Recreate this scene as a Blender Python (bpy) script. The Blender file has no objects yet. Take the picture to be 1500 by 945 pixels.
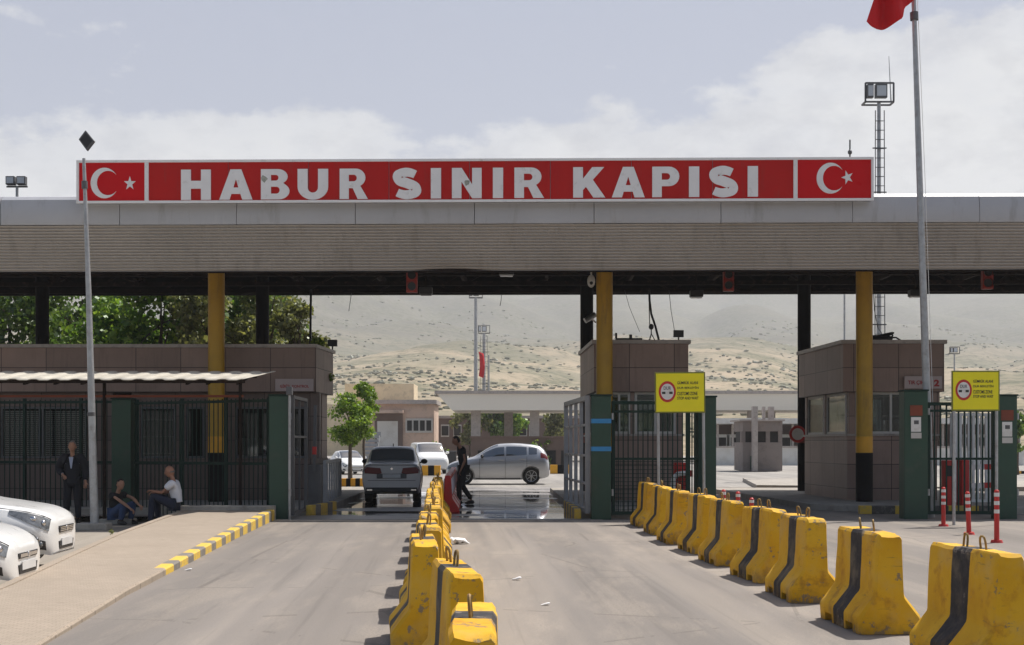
import bpy, bmesh, math, random
from mathutils import Vector, Matrix, noise
random.seed(7)
R = math.radians
PI = math.pi
F, XC, YH, H = 2000.0, 750.0, 650.0, 1.6
SC = bpy.context.scene
C = SC.collection

def G(x, y, z=0.0):
    d = (H - z) * F / (y - YH)
    return Vector(((x - XC) * d / F, d, z))
def P(x, y, d):
    return Vector(((x - XC) * d / F, d, H + (YH - y) * d / F))
def PX(x, d): return (x - XC) * d / F
def PZ(y, d): return H + (YH - y) * d / F

# ------------------------------------------------------------------ materials
def nt(name):
    m = bpy.data.materials.new(name); m.use_nodes = True
    t = m.node_tree
    return m, t, t.nodes['Principled BSDF']
def N(t, typ, **kw):
    n = t.nodes.new(typ)
    for k, v in kw.items(): setattr(n, k, v)
    return n
def ocoord(t, scale=(1, 1, 1), obj=True, rnd=True):
    tc = N(t, 'ShaderNodeTexCoord'); mp = N(t, 'ShaderNodeMapping')
    mp.inputs['Scale'].default_value = scale
    if obj:
        t.links.new(tc.outputs['Object'], mp.inputs['Vector'])
    else:
        g = N(t, 'ShaderNodeNewGeometry'); t.links.new(g.outputs['Position'], mp.inputs['Vector'])
    if obj and rnd:
        oi = N(t, 'ShaderNodeObjectInfo'); mu = N(t, 'ShaderNodeMath', operation='MULTIPLY'); mu.inputs[1].default_value = 37.0
        t.links.new(oi.outputs['Random'], mu.inputs[0]); t.links.new(mu.outputs[0], mp.inputs['Location'])
    return mp.outputs['Vector']
def noi(t, vec, scale, detail=5, rough=.6):
    n = N(t, 'ShaderNodeTexNoise'); n.inputs['Scale'].default_value = scale
    n.inputs['Detail'].default_value = detail; n.inputs['Roughness'].default_value = rough
    t.links.new(vec, n.inputs['Vector']); return n.outputs['Fac']
def ramp(t, fac, stops):
    r = N(t, 'ShaderNodeValToRGB'); e = r.color_ramp.elements
    while len(e) < len(stops): e.new(.5)
    for k, (p, c) in enumerate(stops):
        e[k].position = p; e[k].color = (c, c, c, 1) if isinstance(c, (int, float)) else (*c, 1)
    t.links.new(fac, r.inputs['Fac']); return r.outputs['Color']
def mix(t, fac, a, b, mode='MIX'):
    m = N(t, 'ShaderNodeMix', data_type='RGBA', blend_type=mode)
    for s, v in ((0, fac), (6, a), (7, b)):
        if isinstance(v, bpy.types.NodeSocket): t.links.new(v, m.inputs[s])
        else: m.inputs[s].default_value = v if s == 0 else ((*v, 1) if len(v) == 3 else v)
    return m.outputs[2]
def mth(t, op, a, b=None, c=None, clamp=False):
    m = N(t, 'ShaderNodeMath', operation=op); m.use_clamp = clamp
    for i, v in enumerate((a, b, c)):
        if v is None: continue
        if isinstance(v, bpy.types.NodeSocket): t.links.new(v, m.inputs[i])
        else: m.inputs[i].default_value = v
    return m.outputs[0]
def bumpn(t, bsdf, fac, strength=.3, dist=.01):
    b = N(t, 'ShaderNodeBump'); b.inputs['Strength'].default_value = strength; b.inputs['Distance'].default_value = dist
    t.links.new(fac, b.inputs['Height']); t.links.new(b.outputs[0], bsdf.inputs['Normal'])

def M(name, col, rough=.6, metal=0., var=.18, scale=3., dirt=None, dirt_amt=.35, bump=.0, obj=True, spec=.5, streak=False, coat=0):
    m, t, b = nt(name)
    v = ocoord(t, obj=obj)
    f = noi(t, v, scale)
    c0 = tuple(x * (1 - var) for x in col); c1 = tuple(min(1, x * (1 + var)) for x in col)
    c = ramp(t, f, [(.3, c0), (.7, c1)])
    if dirt:
        vv = ocoord(t, (2, 2, .35) if streak else (1, 1, 1), obj=obj)
        f2 = noi(t, vv, scale * 1.7 + .5, 8, .68)
        fac = ramp(t, f2, [(.62 - dirt_amt * .35, 0.), (.8 - dirt_amt * .2, 1.)])
        c = mix(t, mth(t, 'MULTIPLY', fac, .75), c, dirt)
    t.links.new(c, b.inputs['Base Color'])
    b.inputs['Roughness'].default_value = rough; b.inputs['Metallic'].default_value = metal
    b.inputs['Specular IOR Level'].default_value = spec
    if coat: b.inputs['Coat Weight'].default_value = coat; b.inputs['Coat Roughness'].default_value = .06
    r = mth(t, 'MULTIPLY_ADD', f, .25, rough - .12, clamp=True); t.links.new(r, b.inputs['Roughness'])
    if bump: bumpn(t, b, noi(t, v, scale * 12, 3), bump)
    return m

def glass_mat(name, tint, refl=.5, rough=.03, base=.02, dust_or_light=0):
    m, t, b = nt(name); t.nodes.remove(b)
    out = [n for n in t.nodes if n.type == 'OUTPUT_MATERIAL'][0]
    tr = N(t, 'ShaderNodeBsdfTransparent'); tr.inputs[0].default_value = (*tint, 1)
    gl = N(t, 'ShaderNodeBsdfGlossy'); gl.inputs['Roughness'].default_value = rough
    fr = N(t, 'ShaderNodeFresnel'); fr.inputs[0].default_value = 1.5
    k = mth(t, 'MULTIPLY_ADD', fr.outputs[0], refl * 2, base, clamp=True)
    mx = N(t, 'ShaderNodeMixShader'); t.links.new(k, mx.inputs[0]); t.links.new(tr.outputs[0], mx.inputs[1]); t.links.new(gl.outputs[0], mx.inputs[2])
    res = mx.outputs[0]
    if dust_or_light:
        dd = N(t, 'ShaderNodeBsdfDiffuse'); dd.inputs[0].default_value = (.34, .36, .38, 1); m3 = N(t, 'ShaderNodeMixShader'); m3.inputs[0].default_value = dust_or_light  # pale diffuse film, painted in for light showing through the glass
        t.links.new(res, m3.inputs[1]); t.links.new(dd.outputs[0], m3.inputs[2]); res = m3.outputs[0]
    t.links.new(res, out.inputs[0]); return m

def leaf_mat(name, c0, c1, c2):
    m, t, b = nt(name); t.nodes.remove(b)
    out = [n for n in t.nodes if n.type == 'OUTPUT_MATERIAL'][0]
    g = N(t, 'ShaderNodeNewGeometry')
    c = ramp(t, g.outputs['Random Per Island'], [(0, c0), (.55, c1), (1, c2)])
    df = N(t, 'ShaderNodeBsdfDiffuse'); t.links.new(c, df.inputs[0])
    tl = N(t, 'ShaderNodeBsdfTranslucent'); t.links.new(mix(t, 1., c, (1.25, 1.3, .7), 'MULTIPLY'), tl.inputs[0])
    gs = N(t, 'ShaderNodeBsdfGlossy'); gs.inputs['Roughness'].default_value = .45; gs.inputs[0].default_value = (.7, .75, .7, 1)
    mx = N(t, 'ShaderNodeMixShader'); mx.inputs[0].default_value = .42
    t.links.new(df.outputs[0], mx.inputs[1]); t.links.new(tl.outputs[0], mx.inputs[2])
    m2 = N(t, 'ShaderNodeMixShader'); m2.inputs[0].default_value = .06
    t.links.new(mx.outputs[0], m2.inputs[1]); t.links.new(gs.outputs[0], m2.inputs[2])
    t.links.new(m2.outputs[0], out.inputs[0]); return m

def barrier_mat():
    m, t, b = nt('barrier_paint')
    tc = N(t, 'ShaderNodeTexCoord'); sp = N(t, 'ShaderNodeSeparateXYZ'); t.links.new(tc.outputs['Object'], sp.inputs[0])
    v = ocoord(t)
    big = noi(t, v, 2.2, 4); fine = noi(t, v, 9, 8, .72); mid = noi(t, v, 5, 5, .65)
    yel = ramp(t, big, [(.28, (.60, .305, .008)), (.5, (.70, .385, .012)), (.75, (.76, .46, .03))])
    rust = ramp(t, mid, [(.55, 0.), (.72, .7)])
    yel = mix(t, rust, yel, (.42, .17, .015))
    ay = mth(t, 'ABSOLUTE', mth(t, 'ADD', sp.outputs['Y'], mth(t, 'MULTIPLY_ADD', mid, .03, -.015)))
    st = mth(t, 'LESS_THAN', ay, .150)
    blk = ramp(t, fine, [(.35, (.018, .017, .02)), (.75, (.06, .055, .058))])
    c = mix(t, st, yel, blk)
    # chipped paint, more of it at the foot and along the top edge
    zz = sp.outputs['Z']
    low = mth(t, 'MULTIPLY_ADD', zz, -.9, .12, clamp=True)
    end = mth(t, 'MULTIPLY', mth(t, 'GREATER_THAN', mth(t, 'ABSOLUTE', sp.outputs['Y']), .545), .035)
    top = mth(t, 'MULTIPLY', mth(t, 'GREATER_THAN', zz, .80), .055)
    ch = mth(t, 'ADD', mth(t, 'ADD', fine, end), mth(t, 'ADD', low, top))
    chip = ramp(t, ch, [(.625, 0.), (.665, 1.)])
    c = mix(t, mth(t, 'MULTIPLY', chip, .85), c, (.20, .17, .14))
    scuff = noi(t, ocoord(t, (1, 1, 7)), 4, 6, .7)
    c = mix(t, mth(t, 'MULTIPLY', ramp(t, scuff, [(.62, 0.), (.72, 1.)]), .55), c, (.06, .05, .045))
    grime = mth(t, 'MULTIPLY', ramp(t, mth(t, 'ADD', mid, mth(t, 'MULTIPLY_ADD', zz, -.9, .12)), [(.47, 0.), (.68, 1.)]), .45)
    c = mix(t, grime, c, (.22, .13, .03))
    dust_or_light = ramp(t, noi(t, v, 3.1, 6), [(.5, 0.), (.8, .4)])
    c = mix(t, dust_or_light, c, (.50, .40, .25))
    t.links.new(c, b.inputs['Base Color']); b.inputs['Roughness'].default_value = .75
    b.inputs['Specular IOR Level'].default_value = .3
    bumpn(t, b, mth(t, 'ADD', fine, mth(t, 'MULTIPLY', chip, -.6)), .45, .012)
    return m

def asphalt_mat(name, c_lo, c_hi, patch, crack=True, wet=False, spec=.4):
    m, t, b = nt(name)
    v = ocoord(t, obj=False)
    big = noi(t, ocoord(t, (1, .07, 1), obj=False), .45, 5, .55); fine = noi(t, v, 45, 3, .7); mid = noi(t, ocoord(t, (1, .18, 1), obj=False), 1.3, 6, .65)
    c = ramp(t, big, [(.34, c_lo), (.66, c_hi)])
    c = mix(t, mth(t, 'MULTIPLY', ramp(t, mid, [(.42, 0.), (.75, 1.)]), .30), c, patch)
    c = mix(t, .28, c, ramp(t, fine, [(.3, .35), (.7, 1.)]), 'MULTIPLY')
    st = ramp(t, noi(t, ocoord(t, (1.4, .2, 1), obj=False), .9, 8, .72), [(.60, 0.), (.74, 1.)])
    c = mix(t, mth(t, 'MULTIPLY', st, .18), c, tuple(x * .45 for x in c_lo))
    # tyre tracks and dusty strips along the lane, which runs a little to the left
    g = N(t, 'ShaderNodeNewGeometry'); sp = N(t, 'ShaderNodeSeparateXYZ'); t.links.new(g.outputs['Position'], sp.inputs[0])
    cb = N(t, 'ShaderNodeCombineXYZ'); t.links.new(mth(t, 'MULTIPLY_ADD', sp.outputs['Y'], .05, sp.outputs['X']), cb.inputs[0]); t.links.new(mth(t, 'MULTIPLY', sp.outputs['Y'], .018), cb.inputs[1])
    tr = noi(t, cb.outputs[0], .85, 3, .5); tf = noi(t, cb.outputs[0], 5.5, 5, .65)
    c = mix(t, mth(t, 'MULTIPLY', ramp(t, tr, [(.44, 0.), (.62, 1.)]), .42), c, tuple(x * .60 for x in c_lo))
    c = mix(t, mth(t, 'MULTIPLY', ramp(t, tr, [(.30, 1.), (.47, 0.)]), .5), c, patch)
    c = mix(t, mth(t, 'MULTIPLY', ramp(t, tf, [(.55, 0.), (.70, 1.)]), .35), c, tuple(x * .5 for x in c_lo))
    sand = mth(t, 'MULTIPLY', ramp(t, mid, [(.50, 0.), (.62, 1.)]), ramp(t, fine, [(.35, 0.), (.6, 1.)]))
    c = mix(t, mth(t, 'MULTIPLY', sand, .22), c, tuple(min(1, x * 1.25) for x in patch))
    spots = ramp(t, noi(t, v, 2.6, 4, .5), [(.70, 0.), (.74, 1.)])
    c = mix(t, mth(t, 'MULTIPLY', spots, .22), c, tuple(x * .42 for x in c_lo))
    b.inputs['Specular IOR Level'].default_value = spec
    if crack:
        vo = N(t, 'ShaderNodeTexVoronoi', feature='DISTANCE_TO_EDGE'); vo.inputs['Scale'].default_value = .30
        wv = mix(t, .12, v, N(t, 'ShaderNodeTexNoise').outputs['Color'], 'ADD')
        t.links.new(wv, vo.inputs['Vector'])
        cr = mth(t, 'MULTIPLY', mth(t, 'LESS_THAN', vo.outputs['Distance'], .006), mth(t, 'GREATER_THAN', mid, .5))
        c = mix(t, mth(t, 'MULTIPLY', cr, .3), c, (.07, .06, .05))
    if wet:
        b.inputs['Coat Roughness'].default_value = .03
        ge = N(t, 'ShaderNodeNewGeometry'); se = N(t, 'ShaderNodeSeparateXYZ'); t.links.new(ge.outputs['Position'], se.inputs[0])
        edge = mth(t, 'MULTIPLY', mth(t, 'MULTIPLY_ADD', se.outputs['Y'], .8, -23.0, clamp=True), mth(t, 'MULTIPLY', mth(t, 'MULTIPLY_ADD', se.outputs['X'], .8, 4.6, clamp=True), mth(t, 'MULTIPLY_ADD', se.outputs['Y'], -.16, 7.9, clamp=True)))
        pud = noi(t, ocoord(t, (.34, .95, 1), obj=False), .62, 9, .68)
        pud = mth(t, 'ADD', pud, mth(t, 'MULTIPLY_ADD', edge, .14, -.14))
        pf = ramp(t, pud, [(.42, 0.), (.50, 1.)])
        damp = ramp(t, pud, [(.36, 0.), (.46, 1.)])
        c = mix(t, mth(t, 'MULTIPLY', damp, .6), c, tuple(x * .35 for x in c_lo)); t.links.new(mth(t, 'MULTIPLY', pf, .9), b.inputs['Coat Weight'])
        rr = mth(t, 'MULTIPLY_ADD', pf, -.46, .50); t.links.new(rr, b.inputs['Roughness'])
        b.inputs['Specular IOR Level'].default_value = .6
    else:
        b.inputs['Roughness'].default_value = .85
        bumpn(t, b, fine, .35, .01)
    t.links.new(c, b.inputs['Base Color'])
    return m

def stripes_mat(name, ca, cb, period, axis='Y', duty=.56, worn=(.30, .27, .22)):
    m, t, b = nt(name)
    tc = N(t, 'ShaderNodeTexCoord'); sp = N(t, 'ShaderNodeSeparateXYZ'); t.links.new(tc.outputs['Object'], sp.inputs[0])
    f = mth(t, 'LESS_THAN', mth(t, 'FRACT', mth(t, 'DIVIDE', mth(t, 'ADD', sp.outputs[axis], 100.), period)), duty)
    v = ocoord(t); n = noi(t, v, 7, 7, .7)
    c = mix(t, f, cb, ca)
    c = mix(t, mth(t, 'MULTIPLY', ramp(t, n, [(.5, 0.), (.66, 1.)]), .7), c, worn)
    t.links.new(c, b.inputs['Base Color']); b.inputs['Roughness'].default_value = .75
    return m

def panel_mat(name, col, w, h, joint=.02, axis='X', var=.12, rough=.55):
    """cladding panels with joints laid out in object space"""
    m, t, b = nt(name)
    tc = N(t, 'ShaderNodeTexCoord'); sp = N(t, 'ShaderNodeSeparateXYZ'); t.links.new(tc.outputs['Object'], sp.inputs[0])
    xx = mth(t, 'ADD', sp.outputs['X'], sp.outputs['Y']) if axis == 'XY' else sp.outputs[axis]
    fx = mth(t, 'FRACT', mth(t, 'DIVIDE', mth(t, 'ADD', xx, 100.), w)); fz = mth(t, 'FRACT', mth(t, 'DIVIDE', mth(t, 'ADD', sp.outputs['Z'], 100.), h))
    j = mth(t, 'MAXIMUM', mth(t, 'LESS_THAN', fx, joint / w), mth(t, 'LESS_THAN', fz, joint / h))
    v = ocoord(t); n = noi(t, v, 1.2, 6)
    c = ramp(t, n, [(.3, tuple(x * (1 - var) for x in col)), (.7, tuple(x * (1 + var) for x in col))])
    wn = N(t, 'ShaderNodeTexWhiteNoise', noise_dimensions='2D')
    cb = N(t, 'ShaderNodeCombineXYZ'); t.links.new(mth(t, 'FLOOR', mth(t, 'DIVIDE', mth(t, 'ADD', xx, 100.), w)), cb.inputs[0]); t.links.new(mth(t, 'FLOOR', mth(t, 'DIVIDE', mth(t, 'ADD', sp.outputs['Z'], 100.), h)), cb.inputs[1])
    t.links.new(cb.outputs[0], wn.inputs['Vector'])
    c = mix(t, .16, c, wn.outputs['Value'], 'OVERLAY')
    stz = ramp(t, noi(t, ocoord(t, (3, 3, .3)), 2.2, 6, .7), [(.52, 0.), (.75, .55)])
    c = mix(t, stz, c, tuple(x * .5 for x in col))
    c = mix(t, j, c, tuple(x * .22 for x in col))
    t.links.new(c, b.inputs['Base Color']); b.inputs['Roughness'].default_value = rough
    bumpn(t, b, mth(t, 'SUBTRACT', 1., j), .5, .01)
    return m

def paver_mat():
    m, t, b = nt('sidewalk_pavers')
    v = ocoord(t, obj=False)
    br = N(t, 'ShaderNodeTexBrick'); br.inputs['Scale'].default_value = 5.0
    br.inputs['Color1'].default_value = (.39, .32, .255, 1); br.inputs['Color2'].default_value = (.34, .285, .225, 1); br.inputs['Mortar'].default_value = (.24, .20, .16, 1)
    br.inputs['Mortar Size'].default_value = .018
    t.links.new(v, br.inputs['Vector'])
    n = noi(t, v, .8, 7, .65)
    c = mix(t, mth(t, 'MULTIPLY', ramp(t, n, [(.42, 0.), (.7, 1.)]), .5), br.outputs['Color'], (.27, .225, .18))
    c = mix(t, mth(t, 'MULTIPLY', ramp(t, noi(t, v, 3.5, 8, .75), [(.60, 0.), (.70, 1.)]), .4), c, (.13, .11, .09))
    t.links.new(c, b.inputs['Base Color']); b.inputs['Roughness'].default_value = .9; b.inputs['Specular IOR Level'].default_value = .2
    bumpn(t, b, br.outputs['Fac'], -.3, .01)
    return m

def hill_mat():
    m, t, b = nt('dry_hillside')
    v = ocoord(t, obj=False)
    g = N(t, 'ShaderNodeNewGeometry'); sp = N(t, 'ShaderNodeSeparateXYZ'); t.links.new(g.outputs['Position'], sp.inputs[0])
    n1 = noi(t, v, .006, 7, .6); n2 = noi(t, ocoord(t, (1, 1, 2.5), obj=False), .02, 7, .68); n3 = noi(t, v, .16, 6, .75)
    c = ramp(t, n1, [(.33, (.16, .15, .105)), (.45, (.26, .225, .155)), (.54, (.37, .295, .205)), (.64, (.19, .175, .12))])
    c = mix(t, mth(t, 'MULTIPLY', ramp(t, n2, [(.46, 0.), (.62, 1.)]), .6), c, (.15, .15, .085))
    up = mth(t, 'MULTIPLY_ADD', sp.outputs['Z'], .016, -.75, clamp=True)
    c = mix(t, mth(t, 'MULTIPLY', up, .9), c, ramp(t, n2, [(.35, (.09, .088, .075)), (.65, (.175, .16, .13))]))
    veg = mth(t, 'ADD', n3, mth(t, 'MULTIPLY_ADD', n2, .5, -.25))
    c = mix(t, mth(t, 'MULTIPLY', ramp(t, veg, [(.47, 0.), (.60, 1.)]), .72), c, (.075, .08, .045))
    t.links.new(c, b.inputs['Base Color']); b.inputs['Roughness'].default_value = .95; b.inputs['Specular IOR Level'].default_value = .1
    return m

MT = {}
MT['road'] = asphalt_mat('road_asphalt', (.195, .175, .158), (.28, .248, .222), (.39, .33, .265))
MT['ground'] = asphalt_mat('dusty_ground', (.30, .265, .22), (.38, .335, .28), (.42, .37, .31), crack=False)
MT['apron'] = asphalt_mat('pale_apron', (.27, .25, .23), (.36, .34, .31), (.40, .37, .33))
MT['wet'] = asphalt_mat('wet_asphalt', (.27, .25, .235), (.36, .335, .31), (.40, .36, .32), crack=False, wet=True)
MT['paver'] = paver_mat()
MT['hill'] = hill_mat()
MT['barrier'] = barrier_mat()
MT['kerb'] = stripes_mat('kerb_paint', (.70, .46, .06), (.19, .17, .15), 1.05)
MT['kerbx'] = stripes_mat('kerb_paint_across', (.62, .42, .05), (.08, .075, .07), 1.2, 'X')
MT['concrete'] = M('concrete', (.36, .33, .29), .85, var=.15, scale=2, dirt=(.18, .16, .13), bump=.25)
MT['fascia'] = M('white_fascia', (.46, .465, .49), .42, var=.06, scale=.6, dirt=(.28, .27, .26), dirt_amt=.15, streak=True)
MT['corr'] = M('corrugated_sheet', (.45, .41, .37), .5, var=.08, scale=.7, dirt=(.28, .245, .21), dirt_amt=.22, streak=True)
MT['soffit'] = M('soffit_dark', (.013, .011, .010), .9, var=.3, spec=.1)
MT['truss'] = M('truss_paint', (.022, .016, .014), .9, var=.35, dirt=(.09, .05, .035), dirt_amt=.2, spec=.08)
MT['colyel'] = M('column_yellow', (.50, .28, .015), .5, var=.12, scale=1.5, dirt=(.22, .13, .03), dirt_amt=.25, streak=True)
MT['colband'] = M('column_orange', (.78, .38, .02), .5, var=.1)
MT['colblk'] = M('column_black', (.010, .009, .010), .7, var=.3, spec=.12)
MT['signred'] = M('sign_red', (.50, .013, .011), .5, spec=.2, var=.08, scale=.8, dirt=(.33, .045, .035), dirt_amt=.2, streak=True)
MT['flagred'] = M('sign_flag_red', (.60, .004, .008), .5, spec=.2, var=.06, scale=.8)
MT['signwhite'] = M('sign_white', (.84, .83, .83), .45, var=.04, dirt=(.5, .47, .43), dirt_amt=.12)
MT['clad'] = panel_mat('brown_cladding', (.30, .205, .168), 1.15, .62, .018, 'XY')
MT['cladshade'] = panel_mat('shaded_cladding', (.15, .105, .088), 1.15, .62, .018, 'XY')  # brown cladding again, shade under awning and canopy put into its colour
MT['cap'] = M('parapet_cap', (.42, .37, .34), .5, var=.1, dirt=(.2, .17, .15))
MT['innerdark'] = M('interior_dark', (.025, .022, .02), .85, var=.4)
MT['green'] = M('green_paint', (.020, .060, .038), .5, var=.16, scale=1.5, dirt=(.05, .07, .05), dirt_amt=.25, bump=.1)
MT['greend'] = M('green_rail_paint', (.013, .034, .026), .6, var=.2, spec=.2)
MT['grey'] = M('galvanised_grey', (.40, .41, .42), .45, .5, var=.15, scale=5, dirt=(.25, .22, .2))
MT['greyd'] = M('dark_grey_metal', (.11, .11, .115), .5, .3, var=.2)
MT['greyp'] = M('grey_gate_paint', (.33, .33, .34), .5, .1, var=.15)
MT['blackm'] = M('black_metal', (.02, .02, .022), .45, var=.3)
MT['awning'] = M('awning_sheet', (.56, .52, .44), .5, var=.1, scale=1.5, dirt=(.38, .33, .26), dirt_amt=.3)
MT['yellow'] = M('sign_yellow', (.90, .80, .006), .5, var=.05, scale=2)
MT['yellowd'] = M('sign_yellow_edge', (.20, .21, .03), .5, var=.1)
MT['black'] = M('lettering_black', (.03, .03, .025), .6, var=.1)
MT['redp'] = M('red_plastic', (.55, .022, .02), .45, var=.12, dirt=(.35, .05, .04))
MT['whitep'] = M('white_plastic', (.75, .74, .72), .5, var=.05, dirt=(.5, .46, .4))
MT['bluet'] = M('blue_tape', (.03, .25, .55), .4, var=.1)
MT['rustred'] = M('rust_red_plate', (.20, .045, .02), .6, var=.2)
MT['lens'] = M('lamp_glass', (.55, .58, .62), .15, var=.08)
MT['glass'] = glass_mat('window_glass', (.50, .54, .54), .38)
MT['glassd'] = glass_mat('car_glass', (.14, .16, .18), .8, base=.22, dust_or_light=.07)
MT['frame'] = M('window_frame_white', (.55, .53, .50), .5, var=.08)
MT['silver'] = M('silver_paint', (.50, .51, .53), .32, .55, var=.03, dirt=(.38, .36, .33), dirt_amt=.05, coat=.6)
MT['greysil'] = M('grey_silver_paint', (.46, .47, .49), .35, .12, var=.03, coat=.6)
MT['white'] = M('white_paint', (.78, .78, .77), .30, var=.02, coat=.7)
MT['tyre'] = M('tyre_rubber', (.018, .018, .018), .85, var=.2)
MT['glassg'] = glass_mat('car_rear_glass', (.62, .66, .70), .8, base=.10, dust_or_light=.42)  # strong pale film imitates brightness seen through the cabin
MT['rim'] = M('alloy_rim', (.42, .43, .44), .35, .7, var=.1)
MT['tail'] = M('tail_lamp_red', (.15, .007, .009), .4, var=.1)
MT['headl'] = M('headlamp_glass', (.16, .17, .18), .10, .35, var=.5, scale=14, coat=.8)
MT['trim'] = M('black_trim', (.022, .022, .024), .5, var=.2)
MT['chrome'] = M('chrome', (.65, .65, .66), .15, 1., var=.05)
MT['plate'] = M('plate_white', (.6, .6, .6), .5, var=.1)
MT['skin'] = M('skin', (.44, .235, .155), .55, var=.08)
MT['skind'] = M('skin_tanned', (.34, .165, .105), .55, var=.08)
MT['hair'] = M('dark_hair', (.012, .010, .009), .6, var=.3)
MT['hairg'] = M('grey_hair', (.14, .125, .12), .6, var=.3)
MT['suit'] = M('dark_suit', (.014, .015, .022), .8, var=.2, scale=8)
MT['shirtb'] = M('pale_blue_shirt', (.42, .47, .62), .8, var=.08)
MT['shirtw'] = M('white_shirt', (.72, .72, .76), .8, var=.06, scale=6)
MT['jean'] = M('blue_jeans', (.045, .075, .16), .85, var=.25, scale=10)
MT['navy'] = M('navy_trousers', (.02, .024, .045), .85, var=.2)
MT['dark'] = M('dark_shirt', (.018, .018, .02), .85, var=.2)
MT['shoe'] = M('shoe_leather', (.02, .017, .015), .5, var=.2)
MT['bark'] = M('bark', (.10, .075, .055), .9, var=.35, scale=6, bump=.6)
MT['leaf_bright'] = leaf_mat('leaf_bright', (.06, .125, .018), (.16, .28, .035), (.36, .46, .08))
MT['leaf_dark'] = leaf_mat('leaf_dark', (.04, .075, .018), (.095, .165, .035), (.22, .30, .07))
MT['leaf_olive'] = leaf_mat('leaf_olive', (.10, .11, .045), (.19, .20, .08), (.32, .31, .13))
MT['leaf_hill'] = leaf_mat('leaf_hill', (.15, .145, .10), (.19, .175, .12), (.24, .215, .15))
MT['leaf_young'] = leaf_mat('leaf_young', (.08, .15, .014), (.17, .27, .03), (.32, .42, .06))
MT['pale'] = M('pale_render', (.72, .59, .40), .85, var=.08, scale=.5, dirt=(.38, .31, .22))
MT['pink'] = M('pink_render', (.64, .47, .37), .85, var=.08, scale=.5, dirt=(.33, .25, .2))
MT['brownwall'] = M('brown_wall', (.17, .12, .10), .85, var=.15, scale=.6)
MT['creamc'] = M('cream_canopy', (.82, .76, .66), .6, var=.05, scale=.3, dirt=(.33, .3, .26))
MT['whitew'] = M('white_wall', (.68, .67, .64), .8, var=.05, scale=.4, dirt=(.5, .47, .42))
MT['litter'] = M('white_litter', (.8, .8, .8), .6, var=.03)
MT['pinksign'] = M('pale_pink_panel', (.46, .37, .36), .5, var=.06)
MT['redtxt'] = M('red_lettering', (.35, .03, .03), .6, var=.1)

# ------------------------------------------------------------------ mesh helpers
def box(bm, a, b, mtx=None):
    """axis box between corners a and b"""
    x0, x1 = sorted((a[0], b[0])); y0, y1 = sorted((a[1], b[1])); z0, z1 = sorted((a[2], b[2]))
    vs = [Vector((x, y, z)) for z in (z0, z1) for y in (y0, y1) for x in (x0, x1)]
    if mtx: vs = [mtx @ v for v in vs]
    v = [bm.verts.new(p) for p in vs]
    for q in ((0, 2, 3, 1), (4, 5, 7, 6), (0, 1, 5, 4), (2, 6, 7, 3), (0, 4, 6, 2), (1, 3, 7, 5)):
        bm.faces.new([v[i] for i in q])
    return bm
def frame_axes(d):
    d = d.normalized(); u = d.orthogonal().normalized(); return u, d.cross(u)
def cyl(bm, p0, p1, r0, r1=None, seg=10, cap=True):
    p0, p1 = Vector(p0), Vector(p1); r1 = r0 if r1 is None else r1
    u, w = frame_axes(p1 - p0)
    a = [bm.verts.new(p0 + (u * math.cos(2*PI*k/seg) + w * math.sin(2*PI*k/seg)) * r0) for k in range(seg)]
    b = [bm.verts.new(p1 + (u * math.cos(2*PI*k/seg) + w * math.sin(2*PI*k/seg)) * r1) for k in range(seg)]
    for k in range(seg): bm.faces.new((a[k], a[(k+1) % seg], b[(k+1) % seg], b[k]))
    if cap: bm.faces.new(a[::-1]); bm.faces.new(b)
    return bm
def bar(bm, p0, p1, w, h=None):
    """square bar between two points"""
    p0, p1 = Vector(p0), Vector(p1); h = h or w; d = (p1 - p0).normalized()
    up = Vector((0, 0, 1)) if abs(d.z) < .95 else Vector((0, 1, 0))
    u = d.cross(up).normalized() * w / 2; v = u.cross(d).normalized() * h / 2
    a = [bm.verts.new(p0 + s) for s in (u+v, -u+v, -u-v, u-v)]; b = [bm.verts.new(p1 + s) for s in (u+v, -u+v, -u-v, u-v)]
    for k in range(4): bm.faces.new((a[k], a[(k+1) % 4], b[(k+1) % 4], b[k]))
    bm.faces.new(a[::-1]); bm.faces.new(b); return bm
def tube(bm, pts, r, seg=7):
    pts = [Vector(p) for p in pts]; rs = r if isinstance(r, (list, tuple)) else [r] * len(pts)
    prev = None; u = None
    for i, p in enumerate(pts):
        d = (pts[min(i+1, len(pts)-1)] - pts[max(i-1, 0)]).normalized()
        if u is None: u = d.orthogonal().normalized()
        else: u = (u - d * u.dot(d)).normalized()
        w = d.cross(u)
        ring = [bm.verts.new(p + (u * math.cos(2*PI*k/seg) + w * math.sin(2*PI*k/seg)) * rs[i]) for k in range(seg)]
        if prev:
            for k in range(seg): bm.faces.new((prev[k], prev[(k+1) % seg], ring[(k+1) % seg], ring[k]))
        else: bm.faces.new(ring[::-1])
        prev = ring
    bm.faces.new(prev); return bm
def prism(bm, poly, z0, z1):
    """vertical prism over an XY polygon; z1 may be a function of the vertex"""
    f = z1 if callable(z1) else (lambda x, y: z1)
    a = [bm.verts.new((x, y, z0)) for x, y in poly]; b = [bm.verts.new((x, y, f(x, y))) for x, y in poly]
    n = len(poly)
    for k in range(n): bm.faces.new((a[k], a[(k+1) % n], b[(k+1) % n], b[k]))
    bm.faces.new(a[::-1]); bm.faces.new(b); return bm
def slab_xz(bm, poly, y0, y1):
    """polygon in XZ extruded from y0 to y1"""
    a = [bm.verts.new((x, y0, z)) for x, z in poly]; b = [bm.verts.new((x, y1, z)) for x, z in poly]
    n = len(poly)
    for k in range(n): bm.faces.new((a[k], b[k], b[(k+1) % n], a[(k+1) % n]))
    bm.faces.new(a); bm.faces.new(b[::-1]); return bm
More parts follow.
